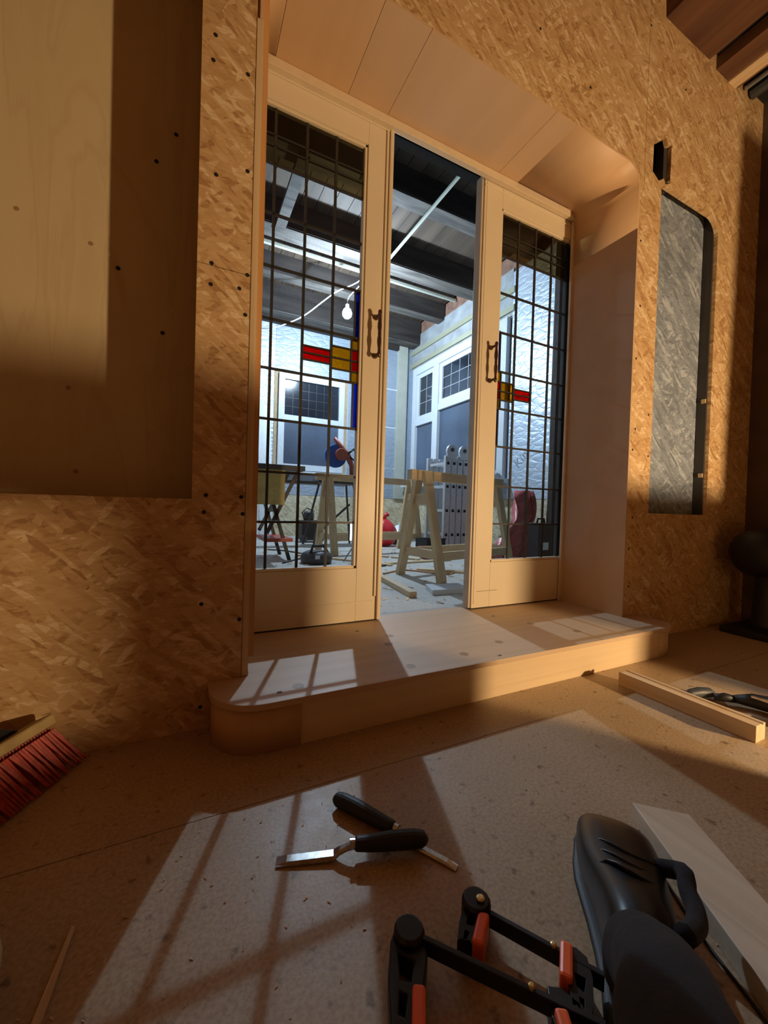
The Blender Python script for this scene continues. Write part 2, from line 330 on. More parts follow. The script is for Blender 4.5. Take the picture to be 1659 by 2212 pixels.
# ------------------------------------------------------------ near room shell
fl = MB().box((-2.4,-2.6,-.06),(XRW,1.62,-.019)).build('floor', 'floor_chipboard'); tag(fl, 'brown chipboard floor of the near room scattered with sawdust', 'floor', kind='structure')
for a, b in (((-2.4,-2.6),(XRW,.832)),((-2.4,.834),(2.2,1.6)),((2.202,.834),(XRW,1.6))):
    MB().box((a[0],a[1],-.018),(b[0],b[1],0)).build('floor_panel', 'floor_chipboard', fl)
wf = thing('wall_front', 'golden strand board wall around the doorway with cut openings', 'wall', (0,YW,0), kind='structure')
yb = YW+.018
ZJ = 1.245; X0 = .147; HZ0, HZ1 = .622, 2.22
L0, L1 = -1.3, .012
sheet('strand_board', [(-2.4,0),(X0,0),(X0,ZJ),(L1,ZJ),(L1,HZ0),(L0,HZ0),(L0,ZJ),(-2.4,ZJ)], [], YW, yb, 'osb_board', wf)
arcL = arc(L1-.08,HZ1-.08,.08,0,90)+arc(L0+.08,HZ1-.08,.08,90,180)
sheet('strand_board', [(-2.4,ZJ+.002),(L0,ZJ+.002)]+arcL[::-1]+[(L1,ZJ+.002),(X0+.001,ZJ+.002),(X0+.001,ZTOP),(-2.4,ZTOP)], [], YW, yb, 'osb_board', wf)
RC = .085
sheet('strand_board', [(X0+.003,ZS+.009),(XR-RC+.009,ZS+.009)]+arc(XR-RC,ZS-RC,RC+.009,90,0)+[(XR+.035,ZS-RC),(XR+.035,ZTOP),(X0+.003,ZTOP)], [], YW, yb, 'osb_board', wf)
rh = [(2.03,HZ0),(2.56,HZ0),(2.56,HZ1-.09)]+arc(2.56-.09,HZ1-.09,.09,0,90)+arc(2.03+.025,HZ1-.025,.025,90,180,4)
bh = [(x_, z_-.012) for x_, z_ in [(1.955,2.262),(1.975,2.252),(2.005,2.236),(2.045,2.262),(2.062,2.240),(2.105,2.262),(2.098,2.275),(2.100,2.43),(2.106,2.448),(2.068,2.432),(2.052,2.462),(1.992,2.418),(1.957,2.438)]]
sheet('strand_board', [(XR+.009,0),(XRW,0),(XRW,ZTOP),(XR+.037,ZTOP),(XR+.037,ZS-RC-.002),(XR+.009,ZS-RC-.002)], [rh, bh], YW, yb, 'osb_board', wf)
sc_pts = [(.044,1.847),(.127,1.786),(.053,1.487),(.132,1.527),(.047,1.252),(.138,1.246),(.046,1.196),(.118,1.204),(.046,.634),(.136,.632),(.042,.588),(.141,.585),(.041,.34),(.139,.289),(.044,.06),(.04,1.78),(.135,1.136),
  (1.885,1.9),(1.90,1.6),(1.885,1.35),(1.90,1.02),(1.885,.92),(1.905,.60),(1.885,.45),(1.895,.27),(2.0,1.1),(2.01,.9),(1.2,2.5),(1.9,2.9),(2.2,2.75),(.9,2.75),(1.5,2.42)]
for x, z in sc_pts:
    MB().lathe([(.0055,YW-.0006),(.0055,YW+.001)], (x,0,z), 10, 1).build('screw', 'black_void', wf)
# linings of the opening
so_ = thing('trim_1', 'plywood lining boards on the underside of the doorway', 'soffit', (0,YW,ZS), kind='structure')
xs = [.165+.09, .535, .709, 1.304, 1.425]
for i in range(4):
    MB().box((xs[i]+.0008, YW, ZS), (xs[i+1]-.0008, YD0-.005, ZS+.009)).build('soffit_panel', 'ply_bent' if i == 0 else 'ply_soffit', so_)
def bent(x_from, xc, side, name, parent, zlow):
    pts = [(x_from, ZS)]+[(xc+side*RC*math.sin(math.radians(a)), ZS-RC+RC*math.cos(math.radians(a))) for a in range(0,91,6)]+[(xc+side*RC, zlow)]
    out = [(x_from, ZS+.009)]+[(xc+side*(RC+.009)*math.sin(math.radians(a)), ZS-RC+(RC+.009)*math.cos(math.radians(a))) for a in range(0,91,6)]+[(xc+side*(RC+.009), zlow)]
    mb = MB(); n = len(pts)
    vs = [(p[0],YW,p[1]) for p in pts]+[(p[0],YW,p[1]) for p in out]+[(p[0],YD0-.005,p[1]) for p in pts]+[(p[0],YD0-.005,p[1]) for p in out]
    fs = []
    for i in range(n-1):
        fs += [(i,i+1,n+i+1,n+i),(2*n+i,3*n+i,3*n+i+1,2*n+i+1),(i,2*n+i,2*n+i+1,i+1),(n+i,n+i+1,3*n+i+1,3*n+i)]
    fs += [(0,n,3*n,2*n),(n-1,3*n-1,4*n-1,2*n-1)]
    mb.add(vs, fs); o = mb.build(name, 'ply_bent', parent)
    for p in o.data.polygons: p.use_smooth = len(p.vertices) == 4 and abs(p.normal.y) < .5
    return o
bent(1.426, XR-RC, 1, 'bent_panel', so_, 1.95)
bent(.254, .165+RC, -1, 'bent_panel', so_, 1.95)
MB().box((XR, YW, ZSTEP), (XR+.009, YD0-.005, 1.949)).build('jamb_panel', 'ply_jamb', so_)
MB().box((X0+.001, YW-.002, ZSTEP), (.165, YD0-.005, 1.949)).build('jamb_panel', 'ply_edge', so_)
MB().box((.1655,1.225,.16),(.188,1.262,2.13)).build('door_stop', 'ply_orange', so_)
MB().box((XR-.014, YD0-.016, ZSTEP), (XR, YD0-.004, 2.2)).build('jamb_bead', 'trim_cream', so_)
tr = MB(); tr.box((.14,YD0-.03,ZS-.034),(XR-.03,YD0-.004,ZS-.001)); tr.prism([(XR-.03,ZS-.034),(XR-.03,ZS-.001),(XR-.018,ZS-.001),(XR-.008,ZS-.008),(XR-.001,ZS-.024),(XR-.001,ZS-.034)], YD0-.03, YD0-.004, 1)
o = tr.build('trim_2', 'trim_cream', bevel=.002); tag(o, 'cream painted head moulding above the sliding doors', 'moulding', kind='structure')
# rear side of the wall (towards the far room) and pocket panels
YR = 1.62
wr = thing('wall_rear', 'far side boarding of the wall that pockets the doors', 'wall', (0,YR,0), kind='structure')
for a, b in (((-1.0,0),(.05,ZTOP+.5)),((1.93,0),(3.6,ZTOP+.5)),((.05,2.3),(1.93,ZTOP+.5))):
    MB().box((a[0],YR,a[1]),(b[0],YR+.02,b[1])).build('board', 'stud_dark', wr)
MB().box((.05,YD1+.004,2.235),(1.93,YR,2.32)).build('door_track', 'black_steel', wr)
MB().box((-2.4,1.385,.3),(.135,1.400,2.6)).build('wall_pocket_left', 'ply_back')
tag(bpy.data.objects['wall_pocket_left'], 'pale plywood back panel inside the large opening on the left', 'panel', kind='structure')
wpl = bpy.data.objects['wall_pocket_left']
for x, z in [(-.415,1.37),(-.255,1.33),(-.30,.92),(-.48,.70),(-.19,1.28),(-.075,1.12),(-.28,.69),(-.10,1.62),(-.05,1.72)]:
    MB().lathe([(.006,1.3843),(.006,1.386)], (x,0,z), 12, 1).build('knot', 'knot_brown' if x < -.2 else 'black_void', wpl)
MB().box((2.0,1.238,.3),(2.9,1.25,2.318)).build('wall_pocket_right', 'osb_cold_tint')
tag(bpy.data.objects['wall_pocket_right'], 'strand board coloured grey-blue for cold light, seen inside the tall narrow opening on the right', 'panel', kind='structure')
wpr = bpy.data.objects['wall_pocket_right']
MB().box((2.553,yb+.001,.3),(2.60,yb+.046,2.5)).build('stud', 'stud_dark', wpr)
MB().box((1.90,yb+.10,2.235),(2.13,yb+.11,2.48)).build('recess_shade', 'black_void', wpr)  # black sheet painted as the shade inside the jagged hole
MB().box((2.07,yb+.001,2.232),(2.12,yb+.04,2.48)).build('stud', 'stud_dark', wpr)
for z in (1.25, .84): MB().bar((2.545,yb+.012,z),(2.553,yb+.012,z), .02, .022).build('clip', 'ply_edge', wpr)
# other walls and ceiling of the near room
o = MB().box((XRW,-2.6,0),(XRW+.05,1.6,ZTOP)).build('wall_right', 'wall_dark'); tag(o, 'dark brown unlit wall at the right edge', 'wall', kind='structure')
o = MB().box((-2.45,-2.6,0),(-2.4,1.6,ZTOP)).build('wall_left', 'osb_board'); tag(o, 'strand board wall left of the camera, out of sight', 'wall', kind='structure')
o = MB().box((-2.45,-2.65,0),(XRW+.05,-2.6,ZTOP)).build('wall_back', 'osb_board'); tag(o, 'strand board wall behind the camera, out of sight', 'wall', kind='structure')
ce = MB().box((-2.45,-2.65,ZTOP),(XRW+.05,1.6,ZTOP+.05)).build('ceiling', 'near_beam'); tag(ce, 'dark boarded ceiling with open joists and ducting', 'ceiling', kind='structure')
MB().box((2.014,-2.6,3.0),(2.40,YW-.002,3.06)).build('ceiling_board', 'near_beam', ce)
MB().box((2.47,-2.6,2.985),(2.585,YW-.002,3.05)).build('ceiling_board', 'near_beam', ce)
MB().box((2.59,-2.6,2.975),(2.66,YW-.002,3.05)).build('batten', 'pine_y', ce)
MB().box((2.66,-2.6,3.0),(2.70,YW-.002,3.05)).build('batten', 'near_beam', ce)
MB().box((2.40,-2.6,3.06),(2.47,YW-.002,3.09)).build('joist_gap', 'black_void', ce)
MB().box((2.70,-2.6,3.05),(2.99,YW-.002,3.08)).build('duct', 'black_void', ce)
MB().tube([(2.76,YW-.01,3.02),(2.76,-2.5,3.02)], .013).build('pipe', 'steel_grey', ce)
MB().tube([(2.83,YW-.01,3.02),(2.83,-2.5,3.02)], .028).build('pipe', 'dark_grey', ce)

# ------------------------------------------------------------ doors
VL = [.13, .249, .369, .489]; GU1 = .612
HL = [.545,.735,.935,1.125,1.31,1.505,1.70,1.885,1.95,1.99]
GZ0, GZ1 = .355, 2.10
def make_door(name, sgn, edge, label):
    # u runs from the meeting stile into the pocket
    X = lambda u: edge+sgn*u
    d = thing(name, label, 'door', (edge, YD0, ZSTEP+.006), kind='structure')
    def bx(n, u0, u1, z0, z1, y0, y1, mat, bev=0.0, par=d):
        a, b = sorted((X(u0), X(u1))); return MB().box((a,y0,z0),(b,y1,z1)).build(n, mat, par, bev)
    zb, zt = ZSTEP+.006, 2.216; ST = .112
    st = bx('stile', 0, ST, zb, zt, YD0, YD1, 'door_cream', .002)
    bx('stile', ST+GU1, ST+GU1+.11, zb, zt, YD0, YD1, 'door_cream', .002)
    br = bx('rail', ST, ST+GU1, zb, GZ0, YD0, YD1, 'door_cream', .001); bx('rail', ST, ST+GU1, GZ1, zt, YD0, YD1, 'door_cream', .001)
    # glazing bead round the glass
    for (u0,u1,z0,z1) in ((ST,ST+GU1,GZ0,GZ0+.012),(ST,ST+GU1,GZ1-.012,GZ1),(ST,ST+.012,GZ0,GZ1),(ST+GU1-.012,ST+GU1,GZ0,GZ1)):
        bx('glazing_bead', u0, u1, z0, z1, YD0+.006, YD1-.006, 'door_cream', .002)
    if sgn < 0:   # closing strip of the left leaf
        bx('closing_strip', 0, .018, zb, zt, YD0-.012, YD0, 'door_cream', .004)
        bx('closing_strip', .021, .032, zb+.10, zt-.02, YD0-.007, YD0, 'door_cream', .003)
        bx('closing_strip', .032, .50, zb+.075, zb+.083, YD0-.003, YD0, 'door_cream', .001)
        bx('closing_strip', .0, .70, zt-.028, zt-.02, YD0-.006, YD0, 'door_cream', .002)
    else:
        bx('closing_strip', -.012, 0, zb, zt, YD0+.008, YD1+.01, 'door_edge', .002)
        bx('closing_strip', .012, .016, zb+.02, zt-.02, YD0-.002, YD0, 'door_cream', .001)
        bx('rail_joint', .03, .16, zb+.080, zb+.0815, YD0-.0008, YD0+.001, 'bronze')
        bx('closing_strip', 0, .62, zt-.05, zt-.044, YD0-.004, YD0, 'door_cream', .001)
    bx('bottom_gap', 0, .70, ZSTEP+.0005, ZSTEP+.005, YD0+.006, YD1-.004, 'black_void')
    y0, y1 = 1.548, 1.552
    def pane(u0, u1, z0, z1, mat): 
        a, b = sorted((X(ST+u0), X(ST+u1))); ubox('pane', (a,y0,z0), (b,y1,z1), mat, d)
    def came(u0, u1, z0, z1, wd=.009):
        if u0 == u1: a, b, c, e = X(ST+u0)-wd/2, X(ST+u0)+wd/2, z0, z1
        else: (a, b), c, e = sorted((X(ST+u0), X(ST+u1))), z0-wd/2, z0+wd/2
        ubox('lead_came', (a,y0-.002,c), (b,y1+.002,e), 'lead', d)
    us = [.004]+VL+[GU1-.004]; zs = [GZ0+.004]+HL+[GZ1-.004]
    for i in range(len(us)-1):
        for j in range(len(zs)-1):
            z0, z1, u0, u1 = zs[j], zs[j+1], us[i], us[i+1]; hgt = z1-z0
            F = lambda f: z1-f*hgt
            if j == 4 and i == 0:
                um = .043
                for f0, f1, mt in ((0,.27,'glass_clear'),(.27,.52,'glass_amber'),(.52,.76,'glass_amber'),(.76,1,'glass_clear')): pane(um, u1, F(f1), F(f0), mt)
                for f0, f1, mt in ((0,.27,'glass_amber'),(.27,.5,'glass_red'),(.5,.75,'glass_red'),(.75,1,'glass_amber')): pane(u0, um, F(f1), F(f0), mt)
                came(um, um, z0, z1, .007)
                for f in (.27,.52,.76): came(u0, u1, F(f), F(f), .006)
            elif j == 4 and i == 1:
                for f0, f1, mt in ((0,.39,'glass_clear'),(.39,.535,'glass_red'),(.535,.68,'glass_red'),(.68,1,'glass_clear')): pane(u0, u1, F(f1), F(f0), mt)
                for f in (.39,.535,.68): came(u0, u1, F(f), F(f), .006)
            elif j in (3,5) and i == 0:
                pane(u0, .032, z0, z1, 'glass_blue'); pane(.032, u1, z0, z1, 'glass_clear'); came(.032, .032, z0, z1, .007)
            else: pane(u0, u1, z0, z1, 'glass_topaz' if j >= 9 else ('glass_topaz' if j == 8 else 'glass_clear'))
    for u in VL: came(u, u, zs[0], zs[-1], .010)
    for z in HL: came(us[0], us[-1], z, z, .009 if z < 1.9 else .006)
    # pull handle
    hx = X(.058 if sgn < 0 else .066); 
    hd = thing('handle', '', ''); del hd['label']; del hd['category']; hd.parent = d; hd.location = Vector((hx, YD0, 1.325))-parent_origin(d)
    hd['label'] = 'bronze pull handle'
    yg = YD0-.042
    for zz in (1.405, 1.245):
        MB().lathe([(.002,YD0+.001),(.011,YD0),(.011,YD0-.008),(.006,YD0-.013),(.005,yg)], (hx,0,zz), 14, 1).build('post', 'bronze', hd, smooth=True)
    MB().lathe([(.003,1.228),(.007,1.232),(.0085,1.24),(.006,1.25),(.0055,1.262),(.0085,1.285),(.009,1.30),(.006,1.318),(.007,1.325),(.006,1.332),(.009,1.35),(.0085,1.365),(.0055,1.388),(.006,1.40),(.0085,1.41),(.007,1.418),(.003,1.422)], (hx,yg,0), 14).build('grip', 'bronze', hd, smooth=True)
    return d
make_door('door_1', -1, .752, 'cream sliding door on the left with leaded stained glass')
make_door('door_2', 1, 1.248, 'cream sliding door on the right with leaded stained glass')

# ------------------------------------------------------------ the step
def plan(off, r, x0=.062, x1=1.985, yf=.985):
    x0 += off; x1 -= off; yf += off
    return [(x0,YW-.003)]+arc(x0+r,yf+r,r,180,270)+arc(x1-.10,yf+.10,.10,270,360,8)+[(x1,YW-.003)]
st = thing('step', 'low plywood step with rounded corners below the sliding doors', 'step', (1.0,1.08,0))
pp = plan(0,.125)
MB().prism(pp+[(XR+.0,YW-.003),(XR,1.60),(.165,1.60),(.165,YW-.003)], ZSTEP-.016, ZSTEP, 2).build('tread', 'step_ply', st, .0015)
def strip(name, pts, th, z0, z1, mat):
    mb = MB(); n = len(pts); inn = []
    for i, p in enumerate(pts):
        a = Vector(pts[max(i-1,0)]); b = Vector(pts[min(i+1,n-1)]); t = (b-a).normalized(); nn = Vector((-t.y, t.x)); inn.append(Vector(p)+nn*th)
    vs = [(p[0],p[1],z) for z in (z0,z1) for p in pts]+[(p[0],p[1],z) for z in (z0,z1) for p in inn]
    fs = []
    for i in range(n-1): fs += [(i,i+1,n+i+1,n+i),(2*n+i,3*n+i,3*n+i+1,2*n+i+1),(i,2*n+i,2*n+i+1,i+1),(n+i,n+i+1,3*n+i+1,3*n+i)]
    fs += [(0,n,3*n,2*n),(n-1,3*n-1,4*n-1,2*n-1)]
    o = mb.add(vs, fs).build(name, mat, st)
    for p in o.data.polygons: p.use_smooth = abs(p.normal.z) < .5
    return o
lp = [(.068,YW-.004)]+arc(.068+.12,.991+.12,.12,180,270,14)+[(.275,.991)]
strip('bent_riser', lp, .006, 0, ZSTEP-.017, 'riser_bent')
MB().box((.19,.995,0),(1.845,1.013,ZSTEP-.017)).build('riser', 'riser_pine', st, .001)
strip('bent_riser', [(1.8465,.994)]+arc(1.979-.095,.994+.095,.095,270,360,10)+[(1.979,YW-.004)], .006, 0, ZSTEP-.017, 'riser_pine')
for x, y in ((.70,1.33),(.655,1.25),(.63,1.05),(1.05,1.12),(.28,1.05),(1.35,1.25),(.85,1.07),(1.45,1.1)):
    MB().lathe([(.016,ZSTEP-.001),(.016,ZSTEP+.0004)], (x,y,0), 14).build('knot', 'knot_brown', st)
for x, y in ((.60,1.42),(.22,1.03),(1.27,1.40),(.95,1.01)):
    MB().box((x,y,ZSTEP-.001),(x+.012,y+.006,ZSTEP+.0012)).build('nick', 'stud_dark', st)

# ------------------------------------------------------------ tools and timber on the near floor
def chisel(label, tip, end, wblade, lb, steel_z, lift=0.0):
    t = Vector((*tip, 0)); e = Vector((*end, 0)); d = (e-t).normalized(); L = (e-t).length; s = Vector((-d.y, d.x, 0))
    c = thing('wood_chisel', label, 'chisel', (t.x, t.y, 0), 'chisels on the floor')
    hr = .0145; zc = hr+.001+lift
    def at(u, v, z): p = t+d*u+s*v; return (p.x, p.y, z)
    z0 = .002
    rings = []
    for u, hw, th, zz in ((0,wblade/2,.0006,z0),(.018,wblade/2,.005,z0),(lb-.01,wblade/2,.006,z0+lift*.3),(lb,.007,.008,z0+.004+lift*.5),(lb+.014,.005,.009,z0+.007+lift*.7),(lb+.028,.006,.011,z0+.008+lift)):
        ch = hw*.62
        rings.append([at(u,-hw,zz),at(u,hw,zz),at(u,hw,zz+th*.45),at(u,ch,zz+th),at(u,-ch,zz+th),at(u,-hw,zz+th*.45)])
    MB().loft(rings).build('blade', 'chisel_steel', c)
    u0 = lb+.026; Lh = L-u0; pts = []; rad = []
    for f, r in ((0,.0085),(.03,.0115),(.25,.0135),(.6,.0155),(.85,.0152),(.96,.0135),(1,.009)):
        pts.append(at(u0+Lh*f, 0, r+.0005+lift+(.0145-r)*max(0,1-f*3))); rad.append(r)
    MB().tube(pts, rad, 18).build('grip', 'black_rubber', c, smooth=False, bevel=.001)
    MB().tube([at(u0-.008,0,zc),at(u0+.002,0,zc)], .0085, 14).build('ferrule', 'chisel_steel', c)
    return c
chisel('black handled chisel lying in front, wide blade pointing left', (.150,.678), (.397,.592), .022, .108, 0, .0085)
chisel('black handled chisel crossing behind, blade tip pointing right towards the camera', (.428,.538), (.288,.762), .014, .098, 0, .0)

def clamp(label, head, d, L, jaw_dir, scale=1.0, bar_z=.034, jaw_len=.13, moving=.16, hole=True):
    d = Vector((*d, 0)).normalized(); j = Vector((*jaw_dir, 0)).normalized(); h0 = Vector((*head, 0))
    c = thing('bar_clamp', label, 'clamp', (h0.x, h0.y, 0), 'bar clamps on the floor')
    def at(u, v, z): p = h0+d*u+j*v; return (p.x, p.y, z)
    MB().bar(at(.0,0,bar_z), at(L,0,bar_z), .007, .021).build('bar', 'black_steel', c, .001)
    def jaw(u, name, pad_u):
        # profile in (u, v); boss round the bar and a curved arm with openings
        out = [(-.017,-.016),(.004,-.024),(.022,-.018),(.026,.014),(.020,.05),(.010,.09),(.004,jaw_len),(-.014,jaw_len+.006),(-.020,.10),(-.026,.06),(-.026,.02)]
        h1 = [(-.014,.028),(.008,.028),(.004,.052),(-.010,.056)]; h2 = [(-.010,.068),(.000,.068),(-.003,.09),(-.010,.09)]
        bm = bmesh.new(); edges = []; off = parent_origin(c)
        for loop in [out, h1, h2]:
            vs = [bm.verts.new(Vector(at(u+a*pad_u*scale, b*scale, .010))-off) for a, b in loop]
            for i in range(len(vs)): edges.append(bm.edges.new((vs[i], vs[(i+1)%len(vs)])))
        bmesh.ops.triangle_fill(bm, use_beauty=True, edges=edges)
        r = bmesh.ops.extrude_face_region(bm, geom=bm.faces[:]); bmesh.ops.translate(bm, vec=(0,0,.03), verts=[g for g in r['geom'] if isinstance(g, bmesh.types.BMVert)])
        bmesh.ops.recalc_face_normals(bm, faces=bm.faces)
        me = bpy.data.meshes.new(name); bm.to_mesh(me); bm.free(); link(name, me, 'black_steel', c, .002)
        if u == 0: MB().lathe([(.019,.002),(.021,.006),(.021,.046),(.018,.05)], at(u,0,0), 16).build('jaw_boss', 'black_steel', c, .0015)
        m = MB(); a = Vector(at(u+pad_u*.014, jaw_len*(.62 if u == 0 else .22)*scale, .03)); m.bar(a-j*.022, a+j*.024, .016, .036); m.build('pad', 'orange_plastic', c, .004)
    jaw(0, 'fixed_jaw', 1); jaw(moving, 'sliding_jaw', -1)
    if scale < 1:
        p = at(.006,0,.051); MB().lathe([(.006,0),(.006,.002),(.003,.003)], p, 12).build('rivet', 'brass', c)
    p = at(moving*.78,0,bar_z+.011); MB().lathe([(.004,0),(.004,.003),(.002,.004)], p, 12).build('rivet', 'brass', c)
    return c
clamp('black bar clamp nearest the camera, head left, orange pads', (.282,.452), (.64,-.76), .235, (-.52,-.85), 1.0, .036, .125, .20)
clamp('black bar clamp behind the other, next to the boot', (.392,.446), (.52,-.80), .165, (-.78,-.62), .62, .03, .085, .135)

# boards
b1 = thing('timber_board', 'pale planed board lying beside the black boot', 'board', (.82,.482,0))
dv = Vector((-.518,-.855,0)); sv = Vector((.855,-.518,0)); p0 = Vector((.82,.482,0))
def q(u, v, z): p = p0+dv*u+sv*v; return (p.x,p.y,z)
m = MB(); m.add([q(-.0,0,0),q(.02,.097,0),q(.75,.097,0),q(.75,0,0),q(0,0,.035),q(.02,.097,.035),q(.75,.097,.035),q(.75,0,.035)], [(3,2,1,0),(4,5,6,7),(0,1,5,4),(1,2,6,5),(2,3,7,6),(3,0,4,7)])
m.build('board', 'plank_pale', b1, .002)
b2 = thing('timber_batten', 'short square pine batten with a groove near the step', 'batten', (1.435,.70,0))
m = MB(); m.prism([(1.408,0),(1.462,0),(1.462,.047),(1.450,.047),(1.449,.043),(1.441,.043),(1.440,.047),(1.408,.047)], .505, .892, 1); m.build('batten', 'pine_y', b2, .001)
# tools behind the batten
t1 = thing('hand_tool', 'dark rounded tool handle poking out behind the pine batten', 'tool', (1.55,.715,0))
MB().tube([(1.505,.73,.016),(1.53,.722,.02),(1.565,.712,.022),(1.60,.70,.02),(1.615,.692,.014)], [.008,.014,.017,.016,.008], 12).build('grip', 'dark_grey', t1, smooth=True)
MB().tube([(1.615,.692,.014),(1.65,.68,.010)], .005, 8).build('shank', 'chisel_steel', t1)
t2 = thing('trigger_clamp', 'black and red trigger clamp lying at the right edge', 'clamp', (1.60,.60,0))
MB().tube([(1.575,.672,.02),(1.60,.655,.024),(1.625,.635,.02)], [.010,.014,.011], 12).build('jaw', 'black_rubber', t2, smooth=True)
MB().tube([(1.62,.64,.022),(1.64,.60,.03),(1.655,.55,.032),(1.66,.48,.03),(1.66,.40,.026)], [.012,.022,.026,.024,.018], 12).build('body', 'black_rubber', t2, smooth=True)
MB().bar((1.60,.53,.012),(1.60,.40,.014), .05, .022).build('trigger', 'red_plastic', t2, .004)
MB().bar((1.63,.60,.045),(1.645,.48,.05), .012, .01).build('slide_bar', 'chisel_steel', t2, .001)
# splinter, tub, broom
o = MB().add([(-.136,.694,.001),(-.131,.690,.001),(-.140,.58,.001),(-.152,.55,.001),(-.150,.57,.001),(-.135,.692,.006),(-.131,.690,.005),(-.139,.58,.007),(-.152,.55,.006),(-.151,.57,.006)],
   [(4,3,2,1,0),(5,6,7,8,9),(0,1,6,5),(1,2,7,6),(2,3,8,7),(3,4,9,8),(4,0,5,9)]).build('wood_splinter', 'pine_y'); tag(o, 'long pale splinter of wood on the dark floor, bottom left', 'splinter')
tb = thing('plastic_tub', 'shallow tub with a cream rim cut by the left edge', 'tub', (-.385,.58,0))
MB().lathe([(.13,.0),(.165,.003),(.185,.03),(.19,.05),(.186,.052),(.178,.034),(.155,.008),(.02,.006)], (-.385,.58,0), 40).build('bowl', 'tub_blue', tb, smooth=True)
MB().lathe([(.184,.044),(.196,.044),(.200,.052),(.196,.058),(.184,.056)], (-.385,.58,0), 40).build('rim', 'tub_cream', tb, smooth=True)
bd = Vector((-.487,-.873,0)); B0 = Vector((-.272,1.146,.088)); E0 = Vector((-.222,1.150,.002))
br = thing('broom_head', 'broom head with red bristles and wooden block by the wall', 'broom', (-.32,1.02,0))
a = B0+Vector((-.008,0,.014)); up = (B0-E0).normalized()
MB().bar(a, a+bd*.42, .058, .024, up).build('block', 'broom_wood', br, .005)
for k in range(60):
    for row in range(3):
        s = .006+k*.0068; jx = random.uniform(-.004,.004); off = Vector((.873,-.487,0))*((row-1)*.015)
        P = B0+bd*s+off; Q = E0+bd*(s+jx*1.5)+off*1.7+Vector((0,0,random.uniform(0,.006)))
        if k == 0 and row == 0: tufts = MB()
        tufts.tube([P, (P+Q)/2+Vector((random.uniform(-.002,.002),)*2+(0,)), Q], [.0034,.0036,.0026], 5)
o = tufts.build('bristles', 'bristle', br); o['kind'] = 'stuff'
c0 = a+bd*.05+up*.012
MB().add([tuple(c0+bd*.0-sv*0), tuple(c0+bd*.26), tuple(c0+bd*.20+up*.07), tuple(c0+bd*.05+up*.05), tuple(c0+Vector((-.045,.02,0))), tuple(c0+bd*.26+Vector((-.045,.02,0))), tuple(c0+bd*.20+up*.07+Vector((-.045,.02,0))), tuple(c0+bd*.05+up*.05+Vector((-.045,.02,0)))],
   [(0,1,2,3),(7,6,5,4),(0,4,5,1),(1,5,6,2),(2,6,7,3),(3,7,4,0)]).build('handle_bracket', 'black_steel', br, .003)
hp = c0+bd*.16+up*.05+Vector((-.02,.01,0)); MB().tube([hp, hp+Vector((-.35,-.28,.75))], .013, 12).build('stick', 'steel_grey', br)
# dark stand by the right wall
pv = thing('bench_grinder_stand', 'black machine on a pedestal in the dark right corner', 'machine', (2.62,.95,0))
MB().box((2.58,.86,0),(2.95,1.10,.035)).build('base', 'black_rubber', pv, .008)
MB().lathe([(.07,.035),(.05,.06),(.045,.34),(.06,.36)], (2.76,.98,0), 18).build('column', 'black_rubber', pv, smooth=True)
MB().tube([(2.58,.99,.42),(2.63,.98,.43),(2.76,.97,.43),(2.90,.96,.43)], [.075,.12,.13,.10], 18).build('head', 'black_rubber', pv, smooth=True)
MB().box((2.72,.838,.40),(2.86,.844,.47)).build('label_plate', 'grey_plastic', pv, .002)
MB().tube([(2.72,.82,.43),(2.72,.85,.43)], .005, 8).build('knob', 'black_steel', pv)
# cords by the boot
def cord(name, label, cat, pts, r, mat, smooth=True):
    mb = MB(); P = [Vector(p) for p in pts]; out = []
    for i in range(len(P)-1):
        p0_, p1_, p2_, p3_ = P[max(i-1,0)], P[i], P[i+1], P[min(i+2,len(P)-1)]
        for k in range(8):
            t = k/8; out.append(.5*((2*p1_)+(p2_-p0_)*t+(2*p0_-5*p1_+4*p2_-p3_)*t*t+(3*p1_-p0_-3*p2_+p3_)*t**3))
    out.append(P[-1]); mb.tube(out, r, 8)
    o = mb.build(name, mat, smooth=smooth); return tag(o, label, cat)
cord('black_cord', 'thin black cord running along the pale board', 'cord', [(.80,.455,.003),(.745,.385,.003),(.69,.30,.003),(.655,.225,.003),(.62,.16,.003),(.58,.08,.003)], .0022, 'black_rubber')
cord('strap_loop', 'black strap curling beside the boot', 'strap', [(.675,.36,.06),(.685,.33,.075),(.675,.315,.085),(.65,.30,.085),(.62,.275,.09),(.585,.26,.10),(.54,.25,.12)], .012, 'trouser')
# person: boot and leg
pe = thing('person', 'foot in a black leather boot and dark trouser leg, pointing at the doors', 'person', (.58,.33,0))
ft = Vector((.735,.440,0)); hl = Vector((.478,.250,0)); fd = (ft-hl).normalized(); fs_ = Vector((-fd.y, fd.x, 0)); FL = (ft-hl).length
def ring(u, w, z0, z1, lean=0.0, n=20, sh=0.0):
    r = []
    for k in range(n):
        a = 2*math.pi*k/n; ca, sa = math.cos(a), math.sin(a)
        x = math.copysign(abs(ca)**.75, ca)*w; z = math.copysign(abs(sa)**.8, sa)
        zz = (z0+z1)/2+z*(z1-z0)/2; p = hl+fd*(u+lean*(zz-z0))+fs_*(x+sh); r.append((p.x,p.y,zz))
    return r
sec = [(-.02,.022,.012,.05,0),(-.012,.036,.010,.085,0),(.015,.042,.010,.110,0),(.05,.044,.010,.122,.0),(.09,.047,.010,.116,.004),(.13,.052,.010,.104,.008),(.165,.058,.010,.094,.012),(.20,.063,.010,.085,.016),(.235,.065,.010,.079,.018),(.265,.062,.010,.072,.020),(.292,.060,.010,.066,.022),(.315,.052,.011,.056,.024),(.328,.034,.014,.042,.026)]
boot = []
